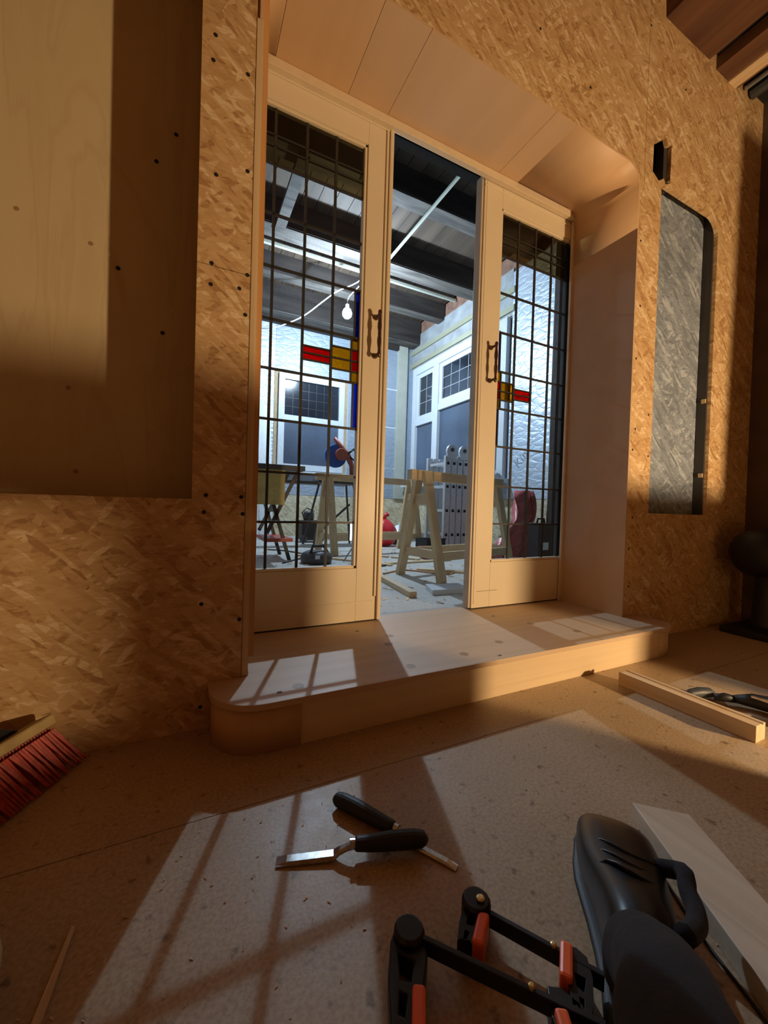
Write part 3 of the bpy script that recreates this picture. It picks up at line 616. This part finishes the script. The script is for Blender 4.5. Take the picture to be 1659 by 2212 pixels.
for i, (u, w_, a_, b_, sh) in enumerate(sec): boot.append(ring(u, w_, a_, b_, 0, 20, sh))
bo = MB().loft(boot).build('boot', 'black_leather', pe, smooth=True, sub=1)
sole = []
for (u, w_, a_, b_, sh) in sec: sole.append(ring(u, w_+.003, .0, .016, 0, 20, sh))
MB().loft(sole).build('sole', 'black_rubber', bo, smooth=True)
# creases across the instep
for u, zt_, w_ in ((.145,.104,.050),(.176,.092,.056),(.206,.085,.060)):
    pts = []
    for k in range(9):
        a = math.radians(25+130*k/8); p = hl+fd*(u+.010*math.sin(k))+fs_*(math.cos(a)*w_+.012); pts.append((p.x,p.y,.045+math.sin(a)*(zt_-.045)))
    MB().tube(pts, .0035, 8).build('crease', 'black_leather', bo, smooth=True)
pts = []
for k in range(9):
    a = math.radians(15+150*k/8); p = hl+fd*(.262-.02*abs(math.cos(a)))+fs_*(math.cos(a)*.063+.02); pts.append((p.x,p.y,.03+math.sin(a)*.039))
MB().tube(pts, .0022, 8).build('toe_seam', 'black_leather', bo, smooth=True)
lg = MB()
ank = hl+fd*.045
path = [(ank.x-.020,ank.y-.010,.082),(ank.x-.021,ank.y-.0105,.084),(ank.x-.023,ank.y-.0115,.087),(ank.x-.040,ank.y-.021,.118),(.435,.222,.15),(.39,.19,.20),(.30,.13,.245),(.20,.05,.29),(.11,-.07,.335),(.06,-.18,.355),(.04,-.30,.35),(.02,-.45,.32),(.0,-.60,.28)]
rads = [.038,.046,.0465,.044,.043,.043,.045,.050,.060,.068,.078,.088,.095]
o = lg.tube(path, rads, 20).build('trouser_leg', 'trouser', pe, smooth=True)
tx = bpy.data.textures.new('fold', 'CLOUDS'); tx.noise_scale = .06
md = o.modifiers.new('sub', 'SUBSURF'); md.levels = 2; md.render_levels = 2
md = o.modifiers.new('folds', 'DISPLACE'); md.texture = tx; md.strength = .011; md.mid_level = .5
# unseen props added behind the camera to cast the warm lamp's shadows
def crate(label, a, b, mat='pine_x'):
    c = thing('shade_crate', label, 'crate', ((a[0]+b[0])/2,(a[1]+b[1])/2,0), 'crates added to cast shade')
    n = int((b[2]-a[2])/.09)
    for s in range(n):
        z0 = a[2]+s*(b[2]-a[2])/n; z1 = a[2]+(s+1)*(b[2]-a[2])/n-.004
        for (p, r_) in (((a[0],a[1],z0),(b[0],a[1]+.015,z1)),((a[0],b[1]-.015,z0),(b[0],b[1],z1)),((a[0],a[1]+.0155,z0),(a[0]+.015,b[1]-.0155,z1)),((b[0]-.015,a[1]+.0155,z0),(b[0],b[1]-.0155,z1))):
            MB().box(p, r_).build('slat', mat, c)
    MB().box((a[0]+.016,a[1]+.016,a[2]),(b[0]-.016,b[1]-.016,b[2]-.02)).build('contents', 'card', c)
    return c
shade_bench = thing('workbench', 'workbench with a panelled end added behind the camera to cast shade, out of sight', 'workbench', (1.2,-.31,0))  # unseen bench, shaped to throw lamp shade on the lower left wall
MB().box((.70,-.43,.655),(1.715,-.19,.69)).build('bench_top', 'pine_x', shade_bench, .002)
MB().box((.72,-.42,.60),(1.70,-.40,.6545)).build('apron', 'pine_x', shade_bench); MB().box((.72,-.22,.60),(1.70,-.20,.6545)).build('apron', 'pine_x', shade_bench)
MB().box((1.64,-.42,0),(1.71,-.20,.5995)).build('end_panel', 'pine_z', shade_bench)
bin_b = thing('shade_box', 'cardboard box added under the workbench to shade the floor, out of sight', 'box', (1.3,-.31,0)); MB().box((.95,-.42,0),(1.62,-.20,.40)).build('box', 'card', bin_b, .004)  # unseen box added to keep lamp light off the near floor and boot
for x_ in (.95, 1.285): MB().box((x_+.002,-.422,.401),(x_+.333,-.198,.412)).build('flap', 'card', bin_b)
for y_ in (-.42,-.25): MB().box((.74,y_,0),(.79,y_+.05,.5995)).build('leg', 'pine_z', shade_bench)
crate('low wooden crate added behind the camera to cast shade, out of sight', (2.07,-.40,0), (2.34,-.22,.642))  # unseen crate added to shade the lower right of the wall
o = MB().add([(2.35,-.22,0),(2.95,-.22,0),(2.95,-.10,1.45),(2.42,-.10,1.45),(2.35,-.235,0),(2.95,-.235,0),(2.95,-.115,1.45),(2.42,-.115,1.45)], [(0,1,2,3),(7,6,5,4),(0,4,5,1),(1,5,6,2),(2,6,7,3),(3,7,4,0)]).build('shade_board', 'pine_z'); tag(o, 'sheet of board added behind the camera to cast shade, out of sight', 'board')  # unseen slanted board added for the shadow edge at far right
# sawdust
mb = MB()
for k in range(330):
    x = random.uniform(-.5,1.6); y = random.uniform(.15,1.12)
    if y > .97 and x > .03: continue
    if k < 150: x = random.uniform(-.3,.35); y = random.uniform(.45,1.0)
    a = random.uniform(0,3.14); l = random.uniform(.0008,.0032); t = random.uniform(.0004,.0009)
    mb.bar((x-l*math.cos(a),y-l*math.sin(a),.0008),(x+l*math.cos(a),y+l*math.sin(a),.0008+random.uniform(0,.002)), t*2, t)
o = mb.build('sawdust', 'pine_x'); o['label'] = 'crumbs of sawdust and wood chips on the near floor'; o['category'] = 'sawdust'; o['kind'] = 'stuff'

# ------------------------------------------------------------ far room
XF, YB, ZC = 3.5, 6.1, 3.75
o = MB().box((-1.0,1.6,ZF-.1),(XF,YB,ZF)).build('floor_far', 'floor_dusty'); tag(o, 'pale dusty floor of the room beyond the doors', 'floor', kind='structure')
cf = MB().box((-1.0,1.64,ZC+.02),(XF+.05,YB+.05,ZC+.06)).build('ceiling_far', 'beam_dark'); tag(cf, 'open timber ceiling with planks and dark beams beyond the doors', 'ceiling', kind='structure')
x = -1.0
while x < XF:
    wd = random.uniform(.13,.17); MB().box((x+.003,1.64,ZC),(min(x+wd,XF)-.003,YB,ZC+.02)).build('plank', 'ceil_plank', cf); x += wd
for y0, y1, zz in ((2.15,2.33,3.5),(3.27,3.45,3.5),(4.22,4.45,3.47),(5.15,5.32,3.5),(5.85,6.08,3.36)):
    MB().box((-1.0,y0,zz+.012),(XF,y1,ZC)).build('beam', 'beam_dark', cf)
    MB().box((-1.0,y0+.01,zz),(XF,y1-.01,zz+.012)).build('beam_lit_face', 'beam_edge', cf)  # underside painted paler, as if lit from below by the bulb
MB().box((-1.0,4.86,3.66),(XF,4.90,3.69)).build('batten', 'batten_cream', cf)
MB().box((.76,3.3,3.45),(.86,4.3,3.49)).build('brace', 'beam_edge', cf)
MB().box((1.30,2.3,3.45),(1.40,3.3,3.49)).build('brace', 'beam_edge', cf)
wb = thing('wall_far', 'foil faced insulation wall at the back of the far room', 'wall', (0,YB,0), kind='structure')
MB().box((-1.0,YB+.02,0),(XF+.05,YB+.08,ZC)).build('masonry', 'brick_wall', wb)
MB().box((-1.0,YB,ZF),(XF,YB+.018,.74)).build('strand_board', 'osb_board_far', wb)
x = -1.0
for x0, x1, z0, z1 in ((-1.0,.55,.745,3.3),(.553,1.15,.745,3.3),(1.153,2.30,.745,1.10),(1.153,2.30,2.62,3.3),(2.303,2.95,.745,3.4),(2.953,XF,.745,3.4)):
    MB().box((x0,YB,z0),(x1,YB+.018,z1)).build('foil_panel', 'foil' if x0 < 1.15 else 'foil_smooth', wb)
for z in (1.25,1.95,2.6): MB().box((2.35,YB-.002,z),(3.2,YB,z+.02)).build('foil_tape', 'foil_tape', wb)
MB().box((2.30,YB-.003,.745),(2.33,YB,3.38)).build('foil_tape', 'foil_tape', wb)
MB().box((3.20,YB-.05,.745),(3.38,YB-.001,3.38)).build('corner_board', 'batten_cream', wb)
MB().box((-1.0,YB-.06,3.28),(3.2,YB,3.42)).build('header', 'beam_dark', wb)
wsd = thing('wall_side', 'foil and plaster wall on the right of the far room', 'wall', (XF,4,0), kind='structure')
MB().box((XF+.02,1.6,0),(XF+.08,YB+.05,ZC)).build('masonry', 'brick_wall', wsd)
MB().box((XF,1.64,ZF),(XF+.018,YB,.74)).build('strand_board', 'osb_board_far_side', wsd)
for y0, y1, z0, z1, mt in ((1.64,2.35,.745,ZC,'foil'),(2.353,3.05,.745,ZC,'foil'),(3.053,3.70,.745,3.5,'foil'),(3.703,5.98,.745,.98,'foil_smooth'),(3.703,YB,2.98,3.55,'plaster'),(5.983,YB,.745,2.98,'foil_smooth')):
    MB().box((XF,y0,z0),(XF+.018,y1,z1)).build('wall_panel', mt, wsd)
for z in (3.02, 3.24): MB().box((XF-.03,3.65,z),(XF-.001,YB,z+.07)).build('batten', 'batten_green', wsd)
for z in (1.05, 1.55, 2.1, 2.7): MB().box((XF-.0015,1.7,z),(XF,3.7,z+.012)).build('foil_tape', 'foil_tape', wsd)
fc = bpy.data.curves.new('foil_print', 'FONT'); fc.body = 'Kin'; fc.size = .16; fc.extrude = .0004
fo = bpy.data.objects.new('foil_print', fc); COL.objects.link(fo); dg = bpy.context.evaluated_depsgraph_get(); me = bpy.data.meshes.new_from_object(fo.evaluated_get(dg)); bpy.data.objects.remove(fo)
o = link('foil_print', me, 'ink', wsd); o.matrix_local = Matrix.Translation(Vector((XF-.001,3.52,1.1))-Vector((XF,4,0))) @ Matrix(((0,0,-1,0),(-1,0,0,0),(0,1,0,0),(0,0,0,1))) @ Matrix.Rotation(.75, 4, 'Z')
MB().box((3.36,2.90,ZF),(3.46,2.96,3.4)).build('post', 'white_paint', wsd)
MB().box((3.30,2.84,ZF),(3.36,2.90,3.4)).build('post', 'beam_dark', wsd)
o = MB().box((-1.05,1.62,0),(-1.0,YB,ZC)).build('wall_far_left', 'plaster'); tag(o, 'bare plaster wall on the left of the far room, out of sight', 'wall', kind='structure')
# window in the back wall
def frame_y(par, name, x0, x1, z0, z1, t, dpt, y):
    for a, b in (((x0,z0),(x0+t,z1)),((x1-t,z0),(x1,z1)),((x0+t,z0),(x1-t,z0+t)),((x0+t,z1-t),(x1-t,z1))):
        MB().box((a[0],y-dpt,a[1]),(b[0],y,b[1])).build(name, 'white_paint', par, .003)
w1 = thing('window_1', 'white framed window in the foil covered back wall', 'window', (1.72,YB,1.1), kind='structure')
frame_y(w1, 'frame', 1.20, 2.24, 1.12, 2.57, .09, .05, YB-.002)
MB().box((1.14,YB-.01,1.08),(1.198,YB+.015,2.62)).build('reveal', 'card', w1); MB().box((2.242,YB-.01,1.08),(2.30,YB+.015,2.62)).build('reveal', 'card', w1)
MB().box((1.29,YB-.045,1.86),(2.15,YB-.002,1.95)).build('transom', 'white_paint', w1, .003)
MB().box((1.29,YB-.02,1.21),(2.15,YB-.014,1.86)).build('pane', 'fogged_pane', w1)
MB().box((1.29,YB-.02,1.95),(2.15,YB-.014,2.48)).build('pane', 'night_pane', w1)
for k in range(1,7): MB().box((1.29+k*.123,YB-.023,1.95),(1.295+k*.123,YB-.02,2.48)).build('lead_came', 'lead', w1)
for k in range(1,4): MB().box((1.29,YB-.023,1.95+k*.13),(2.15,YB-.02,1.955+k*.13)).build('lead_came', 'lead', w1)
MB().box((1.15,YB-.12,1.06),(2.29,YB-.002,1.105)).build('window_sill', 'white_paint', w1, .004)
# window in the side wall
w2 = thing('window_2', 'wide white window with leaded top light on the right side', 'window', (XF,4.85,1.0), kind='structure')
def fx(n, y0, y1, z0, z1, d0, d1, mat='white_paint', bev=.003): MB().box((XF-d1,y0,z0),(XF-d0,y1,z1)).build(n, mat, w2, bev)
WY0, WY1, WZ0, WZ1 = 3.72, 5.96, 1.0, 2.96
fx('frame',WY0,WY0+.11,WZ0,WZ1,-.01,.06); fx('frame',WY1-.11,WY1,WZ0,WZ1,-.01,.06); fx('frame',WY0+.11,WY1-.11,WZ1-.12,WZ1,-.01,.06); fx('frame',WY0+.11,WY1-.11,WZ0,WZ0+.1,-.01,.06)
fx('mullion',5.18,5.32,WZ0+.1,WZ1-.12,-.01,.06)
for y0, y1, zt in ((WY0+.11,5.18,2.12),(5.32,WY1-.11,1.98)):
    fx('transom',y0,y1,zt,zt+.10,-.01,.05)
    for a, b in ((y0,y0+.07),(y1-.07,y1)): fx('sash',a,b,zt+.10,WZ1-.12,.0,.035)
    fx('sash',y0+.07,y1-.07,WZ1-.19,WZ1-.12,.0,.035); fx('sash',y0+.07,y1-.07,zt+.10,zt+.16,.0,.035)
    fx('pane',y0,y1,WZ0+.1,zt,.004,.009,'fogged_pane',0); fx('pane',y0+.07,y1-.07,zt+.16,WZ1-.19,.004,.009,'night_pane',0)
    n = 6 if y1 < 5.2 else 2
    for k in range(1,n): fx('lead_came',y0+.07+(y1-y0-.14)*k/n-.004,y0+.07+(y1-y0-.14)*k/n+.004,zt+.16,WZ1-.19,.009,.013,'alu',0)
    for k in range(1,3): fx('lead_came',y0+.07,y1-.07,zt+.16+(WZ1-.35-zt)*k/3-.004,zt+.16+(WZ1-.35-zt)*k/3+.004,.009,.013,'alu',0)
fx('window_sill',WY0-.05,WY1,WZ0-.06,WZ0-.002,-.01,.24)
# far ceiling services
o = MB().bar((2.02,2.35,3.44),(2.02,4.25,3.44), .024, .02).build('conduit', 'batten_cream'); tag(o, 'straight white conduit strip running across the dark beams', 'conduit')
cord('bulb_cable', 'white cable sagging from the beams to the hanging bulb', 'cable', [(2.02,4.25,3.45),(1.90,4.42,3.36),(1.78,4.51,3.22),(1.70,4.55,3.12),(1.685,4.55,3.045)], .007, 'cable_white')
cord('slack_cable', 'pale cable looping down to the left in front of the beams', 'cable', [(1.93,4.40,3.462),(1.83,4.60,3.36),(1.62,4.75,3.26),(1.46,4.8,3.12),(1.25,4.8,2.91),(1.06,4.8,2.77),(.80,4.8,2.64),(.5,4.85,2.70),(.2,5.1,3.2),(.1,5.2,3.493)], .007, 'cable_white')

# saw horses
def sawhorse(label, p, q, zt, spread):
    p = Vector((*p,0)); q_ = Vector((*q,0)); d = (q_-p).normalized(); s = Vector((-d.y,d.x,0)); L = (q_-p).length
    h = thing('sawhorse', label, 'sawhorse', tuple((p+q_)/2+Vector((0,0,ZF))), 'wooden sawhorses')
    def at(u, v, z): r = p+d*u+s*v; return (r.x,r.y,z)
    MB().bar(at(0,0,zt-.035), at(L,0,zt-.035), .05, .07).build('top_beam', 'pine_x', h, .003)
    for u in (.13, L-.13):
        for sd in (-1,1):
            MB().bar(at(u,sd*.035,zt-.01), at(u-.0,sd*spread,ZF), .07, .035, tuple(s*sd+Vector((0,0,.2)))).build('leg', 'pine_z', h, .002)
        MB().bar(at(u,-spread*.78,ZF+.18), at(u,spread*.78,ZF+.18), .022, .06).build('cross_rail', 'pine_y', h, .002)
        MB().bar(at(u,-spread*.30,zt-.20), at(u,spread*.30,zt-.20), .022, .08).build('cross_rail', 'pine_y', h, .002)
    for sd in (-1,1): MB().bar(at(.13,sd*spread*.80,ZF+.17), at(L-.13,sd*spread*.80,ZF+.17), .022, .06).build('long_rail', 'pine_x', h, .002)
    return h
sawhorse('wooden sawhorse standing nearest beyond the open doorway', (1.36,2.36), (2.42,2.62), .875, .205)
sawhorse('wooden sawhorse further back, half hidden by the left door', (1.15,3.86), (2.46,4.02), .93, .20)
# folded ladder
ld = thing('folding_ladder', 'folded aluminium ladder leaning behind the near sawhorse', 'ladder', (2.74,3.70,ZF))
for k in range(4):
    x0 = 2.565+k*.082
    MB().box((x0,3.66,ZF),(x0+.068,3.70,1.20)).build('rail', 'alu', ld, .004)
    for z in (.30,.57,.84,1.10): MB().box((x0+.02,3.655,z),(x0+.048,3.662,z+.03)).build('rung_end', 'black_void', ld)
    MB().box((x0,4.02,ZF),(x0+.068,4.06,1.20)).build('rail', 'alu', ld, .004)
    for z in (.30,.57,.84,1.10): MB().box((x0+.02,3.70,z),(x0+.048,4.02,z+.03)).build('rung', 'alu', ld)
for x0 in (2.585, 2.60+.155):
    MB().prism([(x0,1.16)]+[(x0+.055+.07*math.cos(a), 1.25+.075*math.sin(a)) for a in [math.pi*(1-i/8) for i in range(9)]]+[(x0+.125,1.16)], 3.645, 3.675, 1).build('hinge', 'alu', ld, .003)
    MB().lathe([(.022,3.638),(.022,3.646)], (x0+.055,0,1.265), 14, 1).build('hinge_pin', 'dark_grey', ld)
# mitre saw on its stand
ms = thing('mitre_saw', 'mitre saw with blue blade guard and red arm on a stand', 'saw', (1.63,4.6,ZF))
MB().box((1.36,4.45,.86),(1.86,4.75,.91)).build('table', 'dark_grey', ms, .004)
MB().box((1.42,4.56,.91),(1.84,4.60,.98)).build('fence', 'steel_grey', ms, .003)
MB().lathe([(.02,4.56),(.135,4.56),(.14,4.575),(.14,4.605),(.135,4.62),(.02,4.62)], (1.60,0,1.20), 28, 1).build('blade_guard', 'blue_metal', ms, smooth=False)
MB().lathe([(.07,4.52),(.075,4.53),(.075,4.65),(.07,4.66)], (1.66,0,1.22), 18, 1).build('motor', 'tool_red', ms)
MB().tube([(1.58,4.58,1.42),(1.66,4.58,1.32),(1.76,4.59,1.22),(1.82,4.60,1.10),(1.84,4.62,.92)], [.02,.035,.04,.03,.03], 10).build('arm', 'tool_red', ms, smooth=True)
MB().tube([(1.75,4.55,1.24),(1.82,4.55,1.30),(1.87,4.56,1.24),(1.84,4.56,1.16),(1.78,4.56,1.2)], .014, 8).build('handle', 'black_steel', ms, smooth=True)
for a, b in (((1.45,4.48,.87),(1.30,4.40,ZF)),((1.80,4.48,.87),(1.92,4.40,ZF)),((1.45,4.72,.87),(1.30,4.85,ZF)),((1.80,4.72,.87),(1.92,4.85,ZF)),((1.32,4.41,.25),(1.76,4.48,.62)),((1.55,4.6,.86),(1.38,4.43,.35))):
    MB().tube([a,b], .014, 8).build('stand_leg', 'dark_grey', ms)
MB().box((.86,4.48,.845),(1.36,4.66,.875)).build('extension_bar', 'dark_grey', ms)
# folding workbench and trestle on the left
fw = thing('folding_workbench', 'black folding workbench seen through the left door glass', 'workbench', (.78,3.7,ZF))
MB().box((.50,3.45,.90),(.93,3.95,.945)).build('bench_top', 'dark_grey', fw, .004)
for a, b in (((.58,3.5,.9),(.82,3.5,ZF)),((.88,3.5,.9),(.62,3.5,.35)),((.58,3.9,.9),(.82,3.9,ZF)),((.88,3.9,.9),(.62,3.9,.35)),((.70,3.5,.55),(.70,3.9,.55))):
    MB().bar(a,b,.03,.022,(0,1,0)).build('leg', 'black_steel', fw)
MB().box((.52,3.47,.60),(.76,3.49,.90)).build('side_board', 'yellow_wood', fw)
MB().box((.60,3.46,.28),(.84,3.94,.31)).build('foot_board', 'red_plastic', fw, .003)
# leaning boards
for k, (x0, h) in enumerate(((.78,2.02),(.88,2.10),(.97,1.96))):
    o = MB().add([(x0,5.45,ZF),(x0+.085,5.45,ZF),(x0+.085,5.47,ZF),(x0,5.47,ZF),(x0,5.92,h),(x0+.085,5.92,h),(x0+.085,5.94,h),(x0,5.94,h)], [(3,2,1,0),(4,5,6,7),(0,1,5,4),(1,2,6,5),(2,3,7,6),(3,0,4,7)]).build('leaning_plank', 'white_paint')
    tag(o, ['white plank leaning on the back wall, leftmost of three','white plank leaning on the back wall, tallest of three','white plank leaning on the back wall nearest the window'][k], 'plank', 'white planks leaning by the back window')
# bags, boxes, cup
def blob(name, label, cat, c, r, mat, seed, knot=True, group=None):
    rnd = random.Random(seed); t = thing(name, label, cat, (c[0],c[1],ZF), group); rings = []
    for i in range(9):
        f = i/8; h = ZF+.004+f*r[2]*2; w_ = math.sin(math.pi*min(.97,.14+f*.84))**.6
        ring_ = []
        for k in range(14):
            a = 2*math.pi*k/14; s = w_*(1+rnd.uniform(-.10,.10)); ring_.append((c[0]+r[0]*s*math.cos(a), c[1]+r[1]*s*math.sin(a), h))
        rings.append(ring_)
    MB().loft(rings).build('sack', mat, t, smooth=True, sub=1)
    if knot: MB().tube([(c[0],c[1],ZF+r[2]*1.95),(c[0]+.01,c[1],ZF+r[2]*2.2),(c[0]+.04,c[1],ZF+r[2]*2.35)], [.03,.018,.04], 8).build('knot', mat, t, smooth=True)
    return t
blob('plastic_bag', 'red plastic bag on the floor beside the left door edge', 'bag', (2.22,4.45), (.17,.15,.17), 'red_bag', 3)
blob('plastic_bag', 'white plastic bag on the floor behind the red bag', 'bag', (2.70,4.92), (.16,.14,.12), 'white_bag', 5)
def bin_(label, a, b, mat, cat='box', name='plastic_crate'):
    t = thing(name, label, cat, ((a[0]+b[0])/2,(a[1]+b[1])/2,a[2])); w_ = .012
    MB().box(a,(b[0],b[1],a[2]+.01)).build('base', mat, t)
    for p, r_ in (((a[0],a[1],a[2]+.0105),(b[0],a[1]+w_,b[2])),((a[0],b[1]-w_,a[2]+.0105),(b[0],b[1],b[2])),((a[0],a[1]+w_,a[2]+.0105),(a[0]+w_,b[1]-w_,b[2])),((b[0]-w_,a[1]+w_,a[2]+.0105),(b[0],b[1]-w_,b[2]))): MB().box(p,r_).build('side', mat, t, .002)
    MB().box((a[0]-.006,a[1]-.006,b[2]),(b[0]+.006,a[1]+.02,b[2]+.012)).build('rim', mat, t)
    return t
bin_('black plastic crate behind the legs of the near sawhorse', (2.28,3.55,ZF), (2.52,3.78,ZF+.16), 'black_rubber')
bin_('black plastic crate beside the white bag', (2.42,4.55,ZF), (2.62,4.7,ZF+.15), 'black_rubber')
bin_('blue grey flat tray of tiles behind the sawhorse', (2.88,4.95,ZF), (3.3,5.6,ZF+.10), 'steel_grey', 'tray', 'tile_tray')
cp = thing('plant_pot', 'small terracotta coloured pot on the dusty floor', 'pot', (2.10,3.30,ZF))
MB().lathe([(.045,ZF),(.06,ZF+.10),(.066,ZF+.10),(.066,ZF+.12),(.058,ZF+.12),(.045,ZF+.03),(.01,ZF+.02)], (2.10,3.30,0), 18).build('body', 'terracotta', cp, smooth=False)
bl = MB().add([(1.27,1.90,ZF),(1.62,1.88,ZF),(1.66,2.02,ZF),(1.33,2.07,ZF),(1.27,1.90,ZF+.03),(1.62,1.88,ZF+.03),(1.66,2.02,ZF+.03),(1.33,2.07,ZF+.03)], [(3,2,1,0),(4,5,6,7),(0,1,5,4),(1,2,6,5),(2,3,7,6),(3,0,4,7)]).build('board_offcut', 'white_paint', bevel=.002); tag(bl, 'white board offcut on the floor under the near sawhorse', 'board')
o = MB().bar((1.20,2.45,ZF+.0165),(1.135,1.89,ZF+.0165), .045, .033).build('wood_stick', 'pine_y', bevel=.002); tag(o, 'square wooden stick lying just beyond the threshold', 'stick')
for k, (a, b, lab) in enumerate((((1.60,3.62),(1.78,3.45),'small brown offcut under the far sawhorse, left one'),((1.80,3.42),(1.98,3.20),'small brown offcut under the far sawhorse, right one'),((1.55,3.05),(2.25,3.1),'long thin lath across the dusty floor'),((1.65,2.70),(2.1,2.35),'brown lath lying between the sawhorse feet'),((.95,3.75),(1.30,3.80),'flat strip of wood behind the grey vacuum'),((1.15,3.55),(1.55,2.95),'long strip of wood right of the grey vacuum'))):
    o = MB().bar((*a,ZF+.008),(*b,ZF+.008), .05, .015).build('wood_offcut', 'pine_x'); tag(o, lab, 'offcut', 'wood offcuts on the far floor')
vc = thing('vacuum_cleaner', 'small round dark grey vacuum on the floor by the left door', 'vacuum', (1.0,3.28,ZF))
MB().lathe([(.10,ZF),(.13,ZF+.01),(.135,ZF+.05),(.12,ZF+.085),(.08,ZF+.105),(.01,ZF+.11)], (1.0,3.28,0), 24).build('body', 'dark_grey', vc, smooth=True)
MB().tube([(.93,3.22,ZF+.09),(.95,3.22,ZF+.15),(1.05,3.24,ZF+.15),(1.09,3.26,ZF+.09)], .013, 8).build('handle', 'black_steel', vc, smooth=True)
MB().box((.95,3.145,ZF+.05),(.99,3.15,ZF+.08)).build('label_plate', 'white_paint', vc)
rd = thing('compressor', 'black box shaped compressor on the floor under the saw', 'compressor', (1.45,5.05,ZF))
MB().box((1.32,4.98,ZF+.03),(1.58,5.2,.40)).build('body', 'black_rubber', rd, .01)
MB().lathe([(.06,.40),(.07,.42),(.07,.50),(.05,.52)], (1.43,5.08,0), 16).build('motor', 'dark_grey', rd)
for x_ in (1.34,1.56):
    MB().lathe([(.05,4.96),(.05,4.98)], (x_,0,ZF+.05), 14, 1).build('wheel', 'dark_grey', rd)
MB().tube([(1.36,5.0,.40),(1.32,5.0,.50),(1.38,5.0,.56),(1.48,5.0,.52)], .008, 6).build('hose', 'black_steel', rd, smooth=True)
# low work light
lw = thing('tripod_light', 'small lit work light on a low tripod behind the left door', 'lamp', (1.33,3.2,ZF))
for a in (.4, 2.5, 4.6): MB().tube([(1.33,3.2,.30),(1.33+.11*math.cos(a),3.2+.11*math.sin(a),ZF+.005)], .006, 6).build('leg', 'steel_grey', lw)
MB().box((1.27,3.22,.30),(1.37,3.25,.46)).build('housing', 'dark_grey', lw, .004)
MB().box((1.278,3.215,.308),(1.362,3.219,.452)).build('led_panel', 'work_light_glow', lw)
# right side: pink sheet, black case
pk = thing('pink_sheet', 'crumpled translucent pink plastic sheet behind the right door glass', 'sheet', (3.1,3.0,ZF)); mb = MB(); rows = []
for i in range(12):
    f = i/11; z = ZF+.006+.70*f**1.2; xc = 3.20-.28*(1-f)**2; wd = .20*(1-f)+.09
    rows.append([(xc+wd*(k/9-.5)*2+.02*math.sin(k*2.3+i), 3.05+.06*math.sin(k*1.9+i*.7)+.05*f, z+.012*math.sin(k*3.1)) for k in range(10)])
vs = [v for r_ in rows for v in r_]; fs = [(i*10+k,i*10+k+1,(i+1)*10+k+1,(i+1)*10+k) for i in range(11) for k in range(9)]
o = mb.add(vs, fs).build('sheet', 'pink_sheet', pk, smooth=True); md = o.modifiers.new('thick','SOLIDIFY'); md.thickness = .004
blob('plastic_sheet_heap', 'heap of pink plastic on the floor right of the sawhorse', 'sheet', (2.58,2.96), (.16,.13,.06), 'pink_sheet', 9, False)
cs = thing('tool_case', 'upright black tool case with a white label behind the right door', 'case', (3.03,2.72,ZF))
MB().box((2.94,2.66,ZF),(3.12,2.80,.50)).build('case', 'black_rubber', cs, .012)
MB().box((2.99,2.656,.25),(3.06,2.66,.32)).build('label_plate', 'white_paint', cs)
MB().tube([(2.98,2.73,.49),(2.99,2.73,.54),(3.07,2.73,.54),(3.08,2.73,.49)], .01, 8).build('handle', 'black_steel', cs, smooth=True)
# window sill things
cd_ = thing('cordless_drill', 'dark cordless drill on the sill of the side window', 'drill', (3.36,5.0,WZ0-.002))
MB().tube([(3.36,4.90,1.13),(3.36,5.10,1.13)], .04, 12).build('body', 'dark_grey', cd_); MB().tube([(3.36,5.06,1.13),(3.36,5.10,1.03)], .025, 10).build('grip', 'black_rubber', cd_); MB().box((3.31,5.05,.999),(3.41,5.17,1.04)).build('battery', 'dark_grey', cd_, .004)
o = thing('paint_tin', 'pale tin on the end of the side window sill', 'tin', (3.34,3.82,WZ0-.002)); MB().lathe([(.06,.999),(.06,1.10),(.063,1.10),(.063,1.108),(.05,1.108)], (3.34,3.82,0), 18).build('can', 'alu', o); MB().lathe([(.052,1.108),(.052,1.112)], (3.34,3.82,0), 18).build('lid', 'white_paint', o)
o = blob('cloth_rag', 'blue rag on the ledge by the corner', 'rag', (3.0,5.98), (.09,.06,.03), 'navy', 4, False)
o.location.z = ZF
# floor cords
cord('floor_cord', 'black cord snaking over the dusty floor, left of the strip of wood', 'cord', [(.75,4.3,ZF+.006),(.95,4.1,ZF+.006),(1.05,3.7,ZF+.006),(.85,3.45,ZF+.006),(.72,3.3,ZF+.006)], .007, 'black_rubber')
cord('floor_cord', 'black cord in front of the grey vacuum near the threshold', 'cord', [(.55,2.75,ZF+.006),(.70,2.9,ZF+.006),(.80,2.75,ZF+.006),(.95,2.80,ZF+.006),(1.2,2.9,ZF+.006),(1.5,2.95,ZF+.006)], .006, 'black_rubber')
cord('floor_cord', 'brown cord curling on the floor under the near sawhorse', 'cord', [(1.3,2.6,ZF+.006),(1.55,2.7,ZF+.006),(1.75,2.45,ZF+.006),(1.95,2.55,ZF+.006),(2.0,2.3,ZF+.006)], .006, 'ply_orange')
mb = MB()
for k in range(320):
    x = random.uniform(.3,2.8); y = random.uniform(1.7,4.6); a = random.uniform(0,3.14); l = random.uniform(.004,.03); t = random.uniform(.002,.005)
    mb.bar((x-l*math.cos(a),y-l*math.sin(a),ZF+.003),(x+l*math.cos(a),y+l*math.sin(a),ZF+.003+random.uniform(0,.006)), t*2, t)
o = mb.build('wood_debris', 'pine_x'); o['label'] = 'wood shavings and splinters scattered over the far floor'; o['category'] = 'debris'; o['kind'] = 'stuff'
